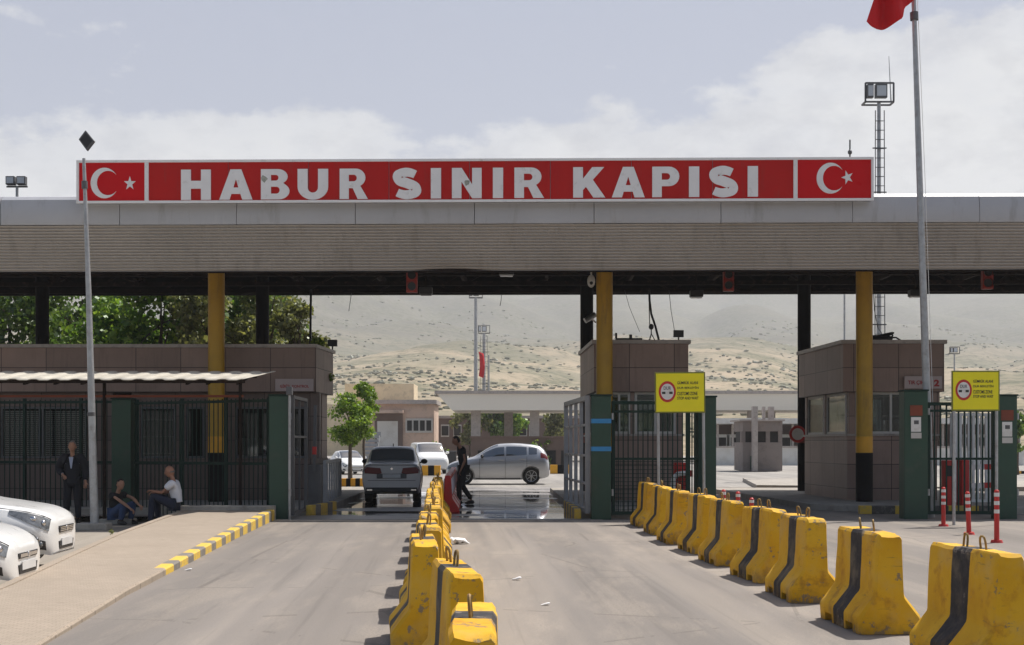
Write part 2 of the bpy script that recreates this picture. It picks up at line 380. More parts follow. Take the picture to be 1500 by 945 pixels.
def ell(bm, c, s, sub=2, rot=None):
    r = bmesh.ops.create_icosphere(bm, subdivisions=sub, radius=1)
    for v in r['verts']:
        p = Vector((v.co.x * s[0], v.co.y * s[1], v.co.z * s[2]))
        if rot: p = rot @ p
        v.co = p + Vector(c)
    return r['verts']
def quad(bm, pts):
    return bm.faces.new([bm.verts.new(p) for p in pts])
def nb(): return bmesh.new()
def mesh_of(name, bm, mats, smooth=False, bevel=0, recalc=True):
    if recalc and bm.faces.layers.int.get('keep') is None: bmesh.ops.recalc_face_normals(bm, faces=bm.faces[:])
    if bevel:
        es = [e for e in bm.edges if len(e.link_faces) == 2 and e.calc_face_angle(0) > .6]
        bmesh.ops.bevel(bm, geom=es, offset=bevel, segments=2, affect='EDGES', profile=.6, clamp_overlap=True)
    me = bpy.data.meshes.new(name); bm.to_mesh(me); bm.free()
    for m in (mats if isinstance(mats, (list, tuple)) else [mats]): me.materials.append(MT[m] if isinstance(m, str) else m)
    if smooth:
        me.polygons.foreach_set('use_smooth', [True] * len(me.polygons))
        try: me.set_sharp_from_angle(angle=R(38 if smooth is True else smooth))
        except Exception: pass
    return me
def obj(name, bm, mats, parent=None, smooth=False, bevel=0, label=None, recalc=True):
    me = bm if isinstance(bm, bpy.types.Mesh) else mesh_of(name, bm, mats, smooth, bevel, recalc)
    o = bpy.data.objects.new(name, me); C.objects.link(o)
    if parent: o.parent = parent
    if label: o['label'] = label
    return o
def tag(o, label, cat, group=None):
    o['label'] = label; o['category'] = cat
    if group: o['group'] = group
    return o
def thing(name, label, cat, loc=(0, 0, 0), rz=0, group=None):
    o = bpy.data.objects.new(name, None); C.objects.link(o); o.empty_display_size = .2
    o.location = loc; o.rotation_euler = (0, 0, rz)
    return tag(o, label, cat, group)
def struct(o): o['kind'] = 'structure'; return o
def copy_tree(o, parent=None):
    c = o.copy(); C.objects.link(c); c.parent = parent
    for ch in list(o.children): copy_tree(ch, c)
    return c
DG = None
def evaluated(o):
    dg = bpy.context.evaluated_depsgraph_get(); dg.update()
    me = bpy.data.meshes.new_from_object(o.evaluated_get(dg), preserve_all_data_layers=False, depsgraph=dg)
    return me
def text_mesh(s, bold=0., extrude=.01):
    """lettering as a mesh in XY (width x, height y); returned with bounds"""
    cu = bpy.data.curves.new('txt', 'FONT'); cu.body = s; cu.size = 1; cu.offset = bold; cu.extrude = extrude; cu.resolution_u = 6
    o = bpy.data.objects.new('txt', cu); C.objects.link(o)
    me = evaluated(o); bpy.data.objects.remove(o); bpy.data.curves.remove(cu)
    return me
def text_fit(name, s, x0, x1, z0, z1, y, mat, parent, bold=.0, depth=.02, label=None):
    """lettering standing in the XZ plane, fitted to a rectangle, its face at y-depth"""
    me = text_mesh(s, bold, .5)
    xs = [v.co.x for v in me.vertices]; ys = [v.co.y for v in me.vertices]
    a, b, c, d = min(xs), max(xs), min(ys), max(ys)
    for v in me.vertices:
        v.co = Vector((x0 + (v.co.x - a) / (b - a) * (x1 - x0), y - depth * (v.co.z + .5), z0 + (v.co.y - c) / (d - c) * (z1 - z0)))
    me.name = name; me.materials.clear(); me.materials.append(MT[mat])
    bm = nb(); bm.from_mesh(me); bmesh.ops.recalc_face_normals(bm, faces=bm.faces[:]); bm.to_mesh(me); bm.free()
    return obj(name, me, None, parent, label=label)
# ================================================================== SETTING
GZ = -.13
def sheet(name, pts, z, mat, sub=0):
    bm = nb(); quad(bm, [(x, y, z) for x, y in pts])
    return struct(obj(name, bm, mat, recalc=False))
bm = nb(); quad(bm, [(-3600, -60, GZ), (3600, -60, GZ), (3600, 4200, GZ), (-3600, 4200, GZ)])
struct(obj('ground', bm, 'ground', recalc=False))
# sidewalk edges (left edge, right edge), the ramp rises towards the gate
SL = [(-4.75, 5.0), (-5.25, 11.5), (-5.58, 14.9), (-5.98, 18.0), (-6.45, 22.0), (-6.92, 28.6)]
SR = [(-3.15, 5.0), (-3.70, 10.7), (-4.06, 14.4), (-4.36, 18.8), (-4.68, 23.5), (-4.98, 28.6)]
def sz(y): return .02 + max(0, min(1, (y - 9) / 19.)) ** 1.3 * .185
bm = nb()
poly = [(60, -40), (-2.4, -40)] + SR + [(-4.98, 30.0), (-60, 30.6), (-60, 400), (200, 400), (200, -40)]
vs = [bm.verts.new((x, y, 0)) for x, y in poly[1:]]
bm.faces.new(vs); bmesh.ops.triangulate(bm, faces=bm.faces[:])
struct(obj('road', bm, 'road', recalc=False))
# sidewalk: top, and its two kerbs
bm = nb(); lt = []; 
for (a, b) in zip(SL, SR): lt.append((bm.verts.new((a[0] + .13, a[1], sz(a[1]))), bm.verts.new((b[0] - .15, b[1], sz(b[1])))))
for k in range(len(lt) - 1): bm.faces.new((lt[k][0], lt[k][1], lt[k+1][1], lt[k+1][0]))
struct(obj('sidewalk', bm, 'paver', recalc=False))
def kerb(name, pts, w, side, mat, y0=None, y1=None, step=.5, z0=GZ, bev=.02):
    """a kerb of stones along pts; its top follows the ramp"""
    bm = nb(); P3 = []
    for (a, b) in zip(pts[:-1], pts[1:]):
        n = max(1, int(abs(b[1] - a[1]) / step))
        for k in range(n): t = k / n; P3.append((a[0] + (b[0]-a[0]) * t, a[1] + (b[1]-a[1]) * t))
    P3.append(pts[-1])
    P3 = [p for p in P3 if (y0 is None or p[1] >= y0) and (y1 is None or p[1] <= y1)]
    prev = None
    for x, y in P3:
        j = random.uniform(-.006, .006); zt = sz(y) + .012 + j * .5
        ring = [bm.verts.new(q) for q in ((x + j, y, z0), (x + j, y, zt - bev), (x + side * bev + j, y, zt), (x + side * w, y, zt), (x + side * w, y, z0))]
        if prev:
            for k in range(4): bm.faces.new((prev[k], prev[k+1], ring[k+1], ring[k]))
        else: bm.faces.new(ring)
        prev = ring
    bm.faces.new(prev)
    return struct(obj(name, bm, mat))
kerb('kerb_car_park', SL, .13, 1, 'paver')
kerb('kerb_plain', SR, .15, -1, 'paver', y1=16.6)
kerb('kerb_painted', SR, .15, -1, 'kerb', y0=16.3)
bm = nb(); box(bm, (-6.95, 28.6, GZ), (-4.98, 28.9, .30)); struct(obj('sidewalk_end_wall', bm, 'concrete', bevel=.02))
# paving inside the gate, drain, islands
sheet('wet_pavement', [(-5.2, 28.95), (2.2, 28.95), (3.2, 50), (-6.8, 50)], .004, 'wet')
sheet('pale_apron', [(-60, 50), (-6.8, 50), (3.2, 50), (90, 50), (120, 300), (-120, 300)], .004, 'apron')
bm = nb(); box(bm, (-4.95, 28.62, .002), (1.9, 28.86, .010)); struct(obj('drain_grate', bm, 'greyd'))
bm = nb(); box(bm, (-4.95, 28.42, .002), (1.9, 28.60, .007)); struct(obj('drain_apron', bm, 'concrete'))
def island(name, poly, h=.15, mat='concrete', rim=None):
    bm = nb(); prism(bm, poly, -.02, h); struct(obj(name, bm, mat, bevel=.02))
    return
island('island_office', [(-30, 30.8), (-4.62, 30.8), (-4.35, 33), (-4.55, 46), (-30, 46)])
island('island_booth_centre', [(1.45, 29.2), (4.9, 29.2), (5.1, 33), (4.7, 45), (1.25, 45)])
island('island_booth_right', [(7.2, 33.0), (9.0, 31.0), (13.8, 31.0), (13.8, 45), (6.4, 45)])
island('island_far', [(8.6, 48), (14, 45.9), (20, 46), (20, 58), (9.8, 58)])
for (nm, a, b) in (('kerb_island_left', (-4.58, 30.76), (-4.30, 33.0)), ('kerb_island_centre', (1.40, 29.0), (1.34, 33.5)), ):
    bm = nb(); L = (Vector(b) - Vector(a)).length; box(bm, (-.07, 0, 0), (.07, L, .21))
    o = struct(obj(nm, bm, 'kerb', bevel=.015)); o.location = (a[0], a[1], 0); o.rotation_euler = (0, 0, -math.atan2(b[0]-a[0], b[1]-a[1]))
bm = nb(); box(bm, (0, -.09, 0), (3.0, .09, .19)); o = struct(obj('kerb_island_right', bm, 'kerbx', bevel=.015)); o.location = (7.9, 31.1, 0); o.rotation_euler = (0, 0, R(-2))
# hills
def hz(x, y):
    d = math.hypot(x * .8, y)
    pr = [(0, -.5), (170, -.5), (330, 6), (520, 21), (760, 44), (1000, 66), (1500, 122), (2100, 232), (2700, 345), (3300, 330)]
    h = pr[-1][1]
    for (a, ha), (b, hb) in zip(pr[:-1], pr[1:]):
        if a <= d <= b: h = ha + (hb - ha) * (d - a) / (b - a); break
    if d < 175: return -.6
    k = min(1, (d - 175) / 500.)
    n = noise.fractal(Vector((x * .0035 + 3, y * .0030, 1.7)), 1, 2, 6) * 16 + noise.fractal(Vector((x * .0012, y * .0012, 8.)), 1, 2, 4) * 55 * min(1, d / 1800)
    rd = noise.hetero_terrain(Vector((x * .009, y * .004, 4.)), 1, 2.1, 4, .7) * 3.0 + (abs(noise.noise(Vector((x * .006 + noise.noise(Vector((x * .002, y * .002, 1.))), y * .0016, 9.)))) * 42 - 10) * min(1, d / 1400)
    return max(-.6, h + k * (n + rd))
bm = nb(); prev = None
ys = [150 * (3300 / 150.) ** (i / 150.) for i in range(151)]
for y in ys:
    row = []
    for j in range(161):
        x = (j / 160. - .5) * 2 * (.62 * y + 60); row.append(bm.verts.new((x, y, hz(x, y))))
    if prev:
        for j in range(160): bm.faces.new((prev[j], prev[j+1], row[j+1], row[j]))
    prev = row
struct(obj('hills', bm, 'hill', smooth=180, recalc=False))
# scrub on the hills: too many to count
ib = nb(); bmesh.ops.create_icosphere(ib, subdivisions=1, radius=1); IV = [v.co.copy() for v in ib.verts]; IF = [[v.index for v in f.verts] for f in ib.faces]; ib.free()
pv_, pf_ = [], []; n = 0
while n < 7000:
    y = random.uniform(200, 900) if random.random() < .7 else random.uniform(900, 1700); x = random.uniform(-.55, .55) * y
    dens = noise.noise(Vector((x * .011, y * .007, 2.))) + .5 * noise.noise(Vector((x * .04, y * .03, 5.)))
    if dens < random.uniform(-.25, .45): continue
    z = hz(x, y)
    if z < 1: continue
    s = random.uniform(.2, .62) * (1 + y / 800); b0 = len(pv_); kx, kz = random.uniform(.8, 1.9), random.uniform(.45, .8)
    for v in IV: j = random.uniform(.6, 1.3); pv_.append((x + v.x * s * kx * j, y + v.y * s * j, z + s * .3 + v.z * s * kz * j))
    pf_ += [[q + b0 for q in f] for f in IF]; n += 1
bm = bpy.data.meshes.new('hillside_scrub'); bm.from_pydata(pv_, [], pf_); bm.materials.append(MT['leaf_hill'])
o = obj('hillside_scrub', bm, 'leaf_hill'); o['kind'] = 'stuff'; o['label'] = 'dark scrub bushes scattered over the dry hillside'

# ================================================================== CANOPY
YAW = -.020
CY = 31.0
can = thing('border_gate_canopy', 'wide steel gate canopy with pale fascia, corrugated band and yellow columns', 'canopy', (0, CY, 0), YAW)
X0, X1 = -24.0, 26.0
def cv(x, y, d):      # pixel + depth -> canopy local
    p = P(x, y, d) - Vector((0, CY, 0)); return Matrix.Rotation(-YAW, 3, 'Z') @ p
ztop, zmid, zbot = 7.25, 6.60, 5.56
# smooth fascia in sheets with joints between them
bm = nb(); seams = [X0] + [PX(s, CY) for s in (-180, -5, 172, 345, 520, 695, 870, 1055, 1246, 1430, 1610)] + [X1]
for a, b in zip(seams[:-1], seams[1:]):
    prof = [(.28, ztop + .05), (.10, ztop + .01), (.02, ztop - .07), (-.02, ztop - .22), (-.03, zmid + .06), (-.01, zmid), (.30, zmid)]
    j = random.uniform(-.012, .012)
    ra = [bm.verts.new((a + .007, y + j, z)) for y, z in prof]; rb = [bm.verts.new((b - .007, y + j + random.uniform(-.008, .008), z)) for y, z in prof]
    for k in range(len(prof) - 1): bm.faces.new((ra[k], rb[k], rb[k+1], ra[k+1]))
    bm.faces.new(ra[::-1]); bm.faces.new(rb)
obj('fascia', bm, 'fascia', can, smooth=25)
bm = nb(); box(bm, (X0, .12, zmid - .02), (X1, .20, ztop - .02)); obj('joint_backing', bm, 'greyd', can)
# corrugated band leaning back towards its lower edge
bm = nb(); nr = 15; cols = 120; prev = None
for i in range(cols + 1):
    x = X0 + (X1 - X0) * i / cols; col = []
    for k in range(nr * 4 + 1):
        t = k / (nr * 4.); ph = k % 4
        off = (0, .0, .045, .045)[ph]
        y = .03 + .22 * t + off; z = zmid - .015 - (zmid - .015 - zbot) * t - (.012 if ph == 2 else 0)
        px = x * F / CY + XC
        if 600 < px < 720 and t > .8: # the dented lower edge
            w = math.sin((px - 600) / 120. * PI); y += .06 * w * (t - .8) * 5; z += .026 * w * (t - .8) * 5
        z += .007 * noise.noise(Vector((x * .7, 0, t * 2))) ; y += .012 * noise.noise(Vector((x * .5, 3, t)))
        col.append(bm.verts.new((x, y, z)))
    if prev:
        for k in range(len(col) - 1): bm.faces.new((prev[k], col[k], col[k+1], prev[k+1]))
    prev = col
obj('corrugated_band', bm, 'corr', can, recalc=False)
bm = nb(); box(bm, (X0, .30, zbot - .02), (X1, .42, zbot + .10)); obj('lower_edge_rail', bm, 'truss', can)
# deck, back edge, side
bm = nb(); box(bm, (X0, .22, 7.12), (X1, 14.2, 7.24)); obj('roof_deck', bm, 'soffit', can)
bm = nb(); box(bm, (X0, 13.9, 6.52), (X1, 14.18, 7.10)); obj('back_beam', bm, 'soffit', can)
def truss_x(y, zb, zt, step):
    bm = nb(); bar(bm, (X0, y, zb), (X1, y, zb), .12); bar(bm, (X0, y, zt), (X1, y, zt), .10)
    x = X0; k = 0
    while x < X1 - step:
        bar(bm, (x, y, zb if k % 2 else zt), (x + step, y, zt if k % 2 else zb), .06); x += step; k += 1
    return bm
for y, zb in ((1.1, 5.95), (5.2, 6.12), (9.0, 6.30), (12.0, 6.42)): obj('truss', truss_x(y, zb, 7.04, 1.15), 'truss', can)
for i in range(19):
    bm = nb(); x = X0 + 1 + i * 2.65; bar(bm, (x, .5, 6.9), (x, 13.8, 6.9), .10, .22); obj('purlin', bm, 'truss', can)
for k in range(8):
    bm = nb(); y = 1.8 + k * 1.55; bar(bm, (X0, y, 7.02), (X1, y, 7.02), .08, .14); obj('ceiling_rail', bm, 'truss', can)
# columns
def column(px, d, r, kind):
    p = cv(px, 650, d); p.z = 0
    bm = nb(); zt = 7.1
    zb = 1.36 if kind == 'y' else 0
    cyl(bm, (p.x, p.y, .12 if kind != 'y' else 1.37), (p.x, p.y, zt), r, seg=24)
    c = obj('column', bm, 'colyel' if kind == 'y' else 'colblk', can, smooth=True)
    bm = nb()
    if kind == 'y':
        cyl(bm, (p.x, p.y, .13), (p.x, p.y, 1.37), r + .004, seg=24); obj('painted_base', bm, 'colblk', c, smooth=True)
        bm = nb(); cyl(bm, (p.x, p.y, 1.38), (p.x, p.y, 1.78), r + .006, seg=24); obj('reflective_band', bm, 'colband', c, smooth=True)
    else:
        cyl(bm, (p.x, p.y, 1.62), (p.x, p.y, 1.92), r + .005, seg=24); obj('reflective_band', bm, 'rustred', c, smooth=True)
    return c
for px in (317, 885.5, 1266): column(px, 34.2, .205, 'y')
for px in (62, 384.5, 859.5, 1178): column(px, 42.0, .20, 'k')
column(-260, 34.2, .205, 'y'); column(1640, 34.2, .205, 'y')

# ------------------------------------------------------------------ name sign on the fascia
SD = 30.72
sg = thing('gate_sign', 'long red sign board with white letters and two crescent emblems', 'sign', (0, CY, 0), YAW)
def sx(px, dx=0): return cv(px, 650, SD).x
zs0, zs1 = PZ(296.0, SD), PZ(232.5, SD)
x0, x1 = sx(108), sx(1277)
bm = nb(); box(bm, (x0 + .02, -.25, zs0 + .02), (x1 - .02, -.06, zs1 - .02)); obj('board', bm, 'grey', sg)
xa, xb = sx(212), sx(1163.5); fw = .055
for (a, b, mt, nm) in ((x0 + fw, xa - .03, 'flagred', 'emblem_panel'), (xa + .03, xb - .03, 'signred', 'name_panel'), (xb + .03, x1 - fw, 'flagred', 'emblem_panel')):
    bm = nb()
    if nm == 'name_panel':     # built up from butted sheets
        n = 8; w = (b - a) / n
        for k in range(n): box(bm, (a + k * w + .006, -.274 - random.uniform(0, .006), zs0 + fw), (a + (k + 1) * w - .006, -.252, zs1 - fw))
    else: box(bm, (a, -.276, zs0 + fw), (b, -.252, zs1 - fw))
    obj(nm, bm, mt, sg)
bm = nb(); box(bm, (x0, -.31, zs0), (x1, -.245, zs0 + fw)); box(bm, (x0, -.31, zs1 - fw), (x1, -.245, zs1)); box(bm, (x0, -.308, zs0 + fw), (x0 + fw, -.245, zs1 - fw)); box(bm, (x1 - fw, -.308, zs0 + fw), (x1, -.245, zs1 - fw))
obj('frame', bm, 'signwhite', sg)
for xm in (xa, xb):
    bm = nb(); box(bm, (xm - .045, -.309, zs0 + fw), (xm + .045, -.25, zs1 - fw)); obj('divider', bm, 'signwhite', sg)
zl0, zl1 = PZ(290.5, SD), PZ(246, SD)
LET = [('H', 263, 307), ('A', 319.5, 368.5), ('B', 381, 423), ('U', 435, 480), ('R', 497, 538.5), ('S', 575, 617), ('I', 631, 646), ('N', 662, 705.5), ('I', 722, 737), ('R', 753.5, 797), ('K', 839.5, 886.5), ('A', 896, 944), ('P', 955, 994.5), ('I', 1008.5, 1023.5), ('S', 1038, 1080), ('I', 1094, 1109)]
def arc(cx, cy, rx, ry, a0, a1, n=10): return [(cx + rx * math.cos(R(a0 + (a1 - a0) * k / n)), cy + ry * math.sin(R(a0 + (a1 - a0) * k / n))) for k in range(n + 1)]
def s_outline():
    ctl = [V2 for V2 in (Vector((.86, .66)), Vector((.80, .79)), Vector((.50, .865)), Vector((.20, .77)), Vector((.26, .60)), Vector((.52, .51)), Vector((.80, .39)), Vector((.83, .22)), Vector((.50, .135)), Vector((.19, .21)), Vector((.12, .35)))]
    cl = []
    for i in range(1, len(ctl) - 2):
        p0, p1, p2, p3 = ctl[i-1:i+3]
        for k in range(8):
            t = k / 8.; cl.append(.5 * (2*p1 + (p2-p0)*t + (2*p0-5*p1+4*p2-p3)*t*t + (-p0+3*p1-3*p2+p3)*t**3))
    cl.append(ctl[-2]); A, B = [], []
    for i, p in enumerate(cl):
        d = (cl[min(i+1, len(cl)-1)] - cl[max(i-1, 0)]).normalized(); n = Vector((-d.y, d.x)); u = i / (len(cl) - 1); h = .132 + .03 * math.sin(u * PI) 
        A.append(p + n * h); B.append(p - n * h)
    return [tuple(q) for q in A] + [tuple(q) for q in B[::-1]]
GL = {'H': [[(0,0),(0,1),(.33,1),(.33,.63),(.67,.63),(.67,1),(1,1),(1,0),(.67,0),(.67,.37),(.33,.37),(.33,0)]],
 'I': [[(0,0),(0,1),(.34,1),(.34,0)]],
 'A': [[(0,0),(.37,1),(.73,1),(1.1,0),(.76,0),(.70,.19),(.40,.19),(.34,0)], [(.465,.40),(.635,.40),(.55,.68)]],
 'N': [[(0,0),(0,1),(.33,1),(.68,.46),(.68,1),(1,1),(1,0),(.68,0),(.32,.55),(.32,0)]],
 'K': [[(0,0),(0,1),(.33,1),(.33,.62),(.64,1),(1.04,1),(.66,.585),(1.08,0),(.68,0),(.43,.355),(.33,.25),(.33,0)]],
 'U': [[(0,1)] + arc(.5,.42,.5,.42,180,360,16) + [(1,1),(.67,1)] + arc(.5,.40,.17,.17,360,180,10) + [(.33,1)]],
 'P': [[(0,0),(0,1)] + arc(.58,.68,.36,.32,90,-90,12) + [(.33,.36),(.33,0)], [(.33,.57),(.33,.79)] + arc(.51,.68,.11,.11,90,-90,8)],
 'R': [[(0,0),(0,1)] + arc(.58,.70,.35,.30,90,-62,12) + [(1.02,0),(.65,0),(.47,.36),(.33,.36),(.33,0)], [(.33,.58),(.33,.80)] + arc(.51,.69,.11,.11,90,-90,8)],
 'B': [[(0,0),(0,1)] + arc(.56,.755,.32,.245,90,-58,10) + arc(.58,.275,.36,.275,50,-90,12), [(.33,.62),(.33,.81)] + arc(.49,.715,.09,.095,90,-90,8), [(.33,.19),(.33,.42)] + arc(.51,.305,.11,.115,90,-90,8)],
 'S': [s_outline()]}
def glyph(ch, x0, x1, z0, z1, y, depth, mat, parent):
    cu = bpy.data.curves.new('g', 'CURVE'); cu.dimensions = '2D'; cu.fill_mode = 'BOTH'; cu.extrude = .5
    for poly in GL[ch]:
        sp_ = cu.splines.new('POLY'); sp_.points.add(len(poly) - 1); sp_.use_cyclic_u = True
        for q, (px_, py_) in zip(sp_.points, poly): q.co = (px_, py_, 0, 1)
    o = bpy.data.objects.new('g', cu); C.objects.link(o); me = evaluated(o); bpy.data.objects.remove(o)
    xs = [v.co.x for v in me.vertices]; ys = [v.co.y for v in me.vertices]; a, b, c, d = min(xs), max(xs), min(ys), max(ys)
    for v in me.vertices: v.co = Vector((x0 + (v.co.x - a) / (b - a) * (x1 - x0), y - depth * (v.co.z + .5), z0 + (v.co.y - c) / (d - c) * (z1 - z0)))
    me.name = 'letter'; me.materials.clear(); me.materials.append(MT[mat]); bm = nb(); bm.from_mesh(me); bmesh.ops.recalc_face_normals(bm, faces=bm.faces[:]); bm.to_mesh(me); bm.free()
    return obj('letter', me, None, parent)
for ch, a, b in LET:
    e = .012 if ch in 'SU' else 0; dz = (a - 680) * .0022 / 64
    glyph(ch, sx(a), sx(b), zl0 - e + dz, zl1 + (e if ch == 'S' else 0) + dz, -.277, .03, 'signwhite', sg)
MT['torn'] = M('torn_patch', (.36, .38, .33), .7, var=.3, scale=12)
for cx_, cz_, rr in ((385.5, 261, 5.5), (684, 268, 5.0)):
    bm = nb(); k = SD / F; rnd = random.Random(int(cx_)); slab_xz(bm, [(sx(cx_) + math.cos(a * .7) * rr * k * rnd.uniform(.5, 1.1), PZ(cz_, SD) + math.sin(a * .7) * rr * k * rnd.uniform(.6, 1.3)) for a in range(9)], -.312, -.3085); obj('torn_patch', bm, 'torn', sg)
def crescent(cx, cz, rx, rz, y):
    bm = nb(); n = 40; ro, ri, off = 1.0, .80, .25
    a0 = math.acos((1 - .64 + .0625) / (2 * .25) if (1 - .64 + .0625) / .5 < 1 else .845)
    xi = (1 - .64 + .0625) / .5; a0 = math.acos(xi); b0 = math.atan2(math.sin(a0), xi - off)
    outer = [(math.cos(a0 + (2*PI - 2*a0) * k / n), math.sin(a0 + (2*PI - 2*a0) * k / n)) for k in range(n + 1)]
    inner = [(off + .8 * math.cos(b0 + (2*PI - 2*b0) * k / n), .8 * math.sin(b0 + (2*PI - 2*b0) * k / n)) for k in range(n + 1)]
    fo = [bm.verts.new((cx + p * rx, y, cz + q * rz)) for p, q in outer]; fi = [bm.verts.new((cx + p * rx, y, cz + q * rz)) for p, q in inner[1:-1]]
    fi = [fo[0]] + fi + [fo[-1]]
    for k in range(n):
        q = [fo[k], fo[k+1], fi[k+1], fi[k]]; u = []
        for v in q:
            if v not in u: u.append(v)
        bm.faces.new(u)
    r = bmesh.ops.extrude_face_region(bm, geom=bm.faces[:])
    for v in [g for g in r['geom'] if isinstance(g, bmesh.types.BMVert)]: v.co.y += .022
    return bm
def star(cx, cz, rx, rz, y, rot):
    poly = []
    for k in range(10):
        r = 1 if k % 2 == 0 else .39; a = rot + k * PI / 5
        poly.append((cx + rx * r * math.cos(a), cz + rz * r * math.sin(a)))
    return slab_xz(nb(), poly, y, y + .02)
for (c0, cz_, sx0, sz_, st) in ((149.5, 266, 187, 266.8, PI/2), (1214.5, 263, 1239, 262, PI)):
    pc = sx(c0); k = SD / F
    obj('crescent', crescent(sx(c0), PZ(cz_, SD), 20.5 * k if c0 < 500 else 20.2 * k, 22.5 * k, -.299), 'signwhite', sg)
    obj('star', star(sx(sx0), PZ(sz_, SD), 9.0 * k, 10.6 * k, -.297, st), 'signwhite', sg)

# ================================================================== OFFICE AND BOOTHS
def office():
    t = thing('gate_office', 'long flat roofed brown office behind the bar fence at the left', 'building', (0, 0, 0))
    zc, zf, zb = 4.06, 2.92, .15
    fp = [(-19, 35.0), (-5.02, 35.0), (-4.90, 37.4), (-19, 37.4)]
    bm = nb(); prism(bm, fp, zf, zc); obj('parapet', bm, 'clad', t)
    bm = nb(); e = .06
    prism(bm, [(-19, 35 - e), (-5.0, 35 - e), (-4.84, 37.46), (-19, 37.46)], zc + .002, zc + .09); obj('roof_cap', bm, 'cap', t)
    bm = nb(); prism(bm, [(-19, 35.15), (-5.15, 35.15), (-5.03, 37.3), (-19, 37.3)], zb, 1.22); obj('wall', bm, 'cladshade', t)
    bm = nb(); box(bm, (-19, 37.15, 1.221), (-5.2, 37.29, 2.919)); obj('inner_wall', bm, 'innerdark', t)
    for px0, px1 in ((-40, 0), (128, 165), (192, 205), (258, 272), (300, 344), (396, 424), (452, 468)):
        a, b = PX(px0, 35.15), PX(px1, 35.15); bm = nb(); box(bm, (a, 35.16, 1.22), (b, 35.45, 2.92)); obj('pier', bm, 'cladshade', t)
    bm = nb(); box(bm, (-5.13, 36.3, 1.22), (-5.05, 37.3, 2.92)); obj('side_wall', bm, 'clad', t)
    for px0, px1 in ((0, 60), (60, 128), (205, 258), (272, 300), (344, 396), (424, 452)):
        a, b = PX(px0, 35.2), PX(px1, 35.2)
        bm = nb()
        for q in (a + .02, b - .06): box(bm, (q, 35.20, 1.23), (q + .045, 35.28, 2.56))
        for z in (1.23, 2.5): box(bm, (a, 35.195, z), (b, 35.285, z + .05))
        f = obj('window', bm, 'greyd', t)
        bm = nb(); box(bm, (a + .06, 35.235, 1.28), (b - .06, 35.242, 2.5)); obj('pane', bm, 'glass', f)
        if px0 < 130:
            bm = nb()
            for k in range(22): box(bm, (a + .06, 35.32, 1.30 + k * .053), (b - .06, 35.345, 1.335 + k * .053))
            obj('blind', bm, 'whitew', f)
        bm = nb(); box(bm, (a, 35.19, 2.56), (b, 35.4, 2.92)); obj('lintel', bm, 'cladshade', t)
    # name panel by the corner
    bm = nb(); a, b = PX(403, 34.9), PX(459, 34.9); box(bm, (a, 34.93, PZ(573, 34.9)), (b, 34.985, PZ(555, 34.9))); pl = obj('name_panel', bm, 'pinksign', t)
    text_fit('lettering', 'GİRİŞ  KONTROL', a + .12, b - .12, PZ(569, 34.9), PZ(562.5, 34.9), 34.928, 'redtxt', pl, .02, .006)
    return t
office()
# things standing inside the office
def bx_thing(name, label, cat, parts, loc=(0, 0, 0), rz=0, group=None):
    t = thing(name, label, cat, loc, rz, group)
    for nm, boxes, mt in parts:
        bm = nb()
        for a, b in boxes: box(bm, a, b)
        obj(nm, bm, mt, t, bevel=.006)
    return t
bx_thing('desk', 'pale office desk with papers behind the office window near the gate post', 'desk', [('top', [((-.8, -.3, .72), (.8, .3, .76))], 'whitew'), ('drawers', [((-.75, -.28, 0), (-.35, .28, .72))], 'whitew'), ('leg', [((.7, -.28, 0), (.75, .28, .72))], 'greyd'), ('monitor', [((-.3, -.02, .78), (.25, .03, 1.2))], 'frame')], (PX(370, 36.6), 36.6, 1.0 - .45))
bx_thing('shelf_unit', 'pale shelf unit of files seen through the office window', 'shelf', [('side', [((-.6, -.2, 0), (-.56, .2, 1.5)), ((.56, -.2, 0), (.6, .2, 1.5))], 'whitew'), ('board', [((-.56, -.19, z), (.56, .19, z + .03)) for z in (.1, .55, 1.0, 1.45)], 'whitew'), ('files', [((-.5 + k * .13, -.15, 1.03), (-.41 + k * .13, .12, 1.03 + random.uniform(.22, .34))) for k in range(8)], 'pinksign')], (PX(235, 36.8), 36.8, 1.222))

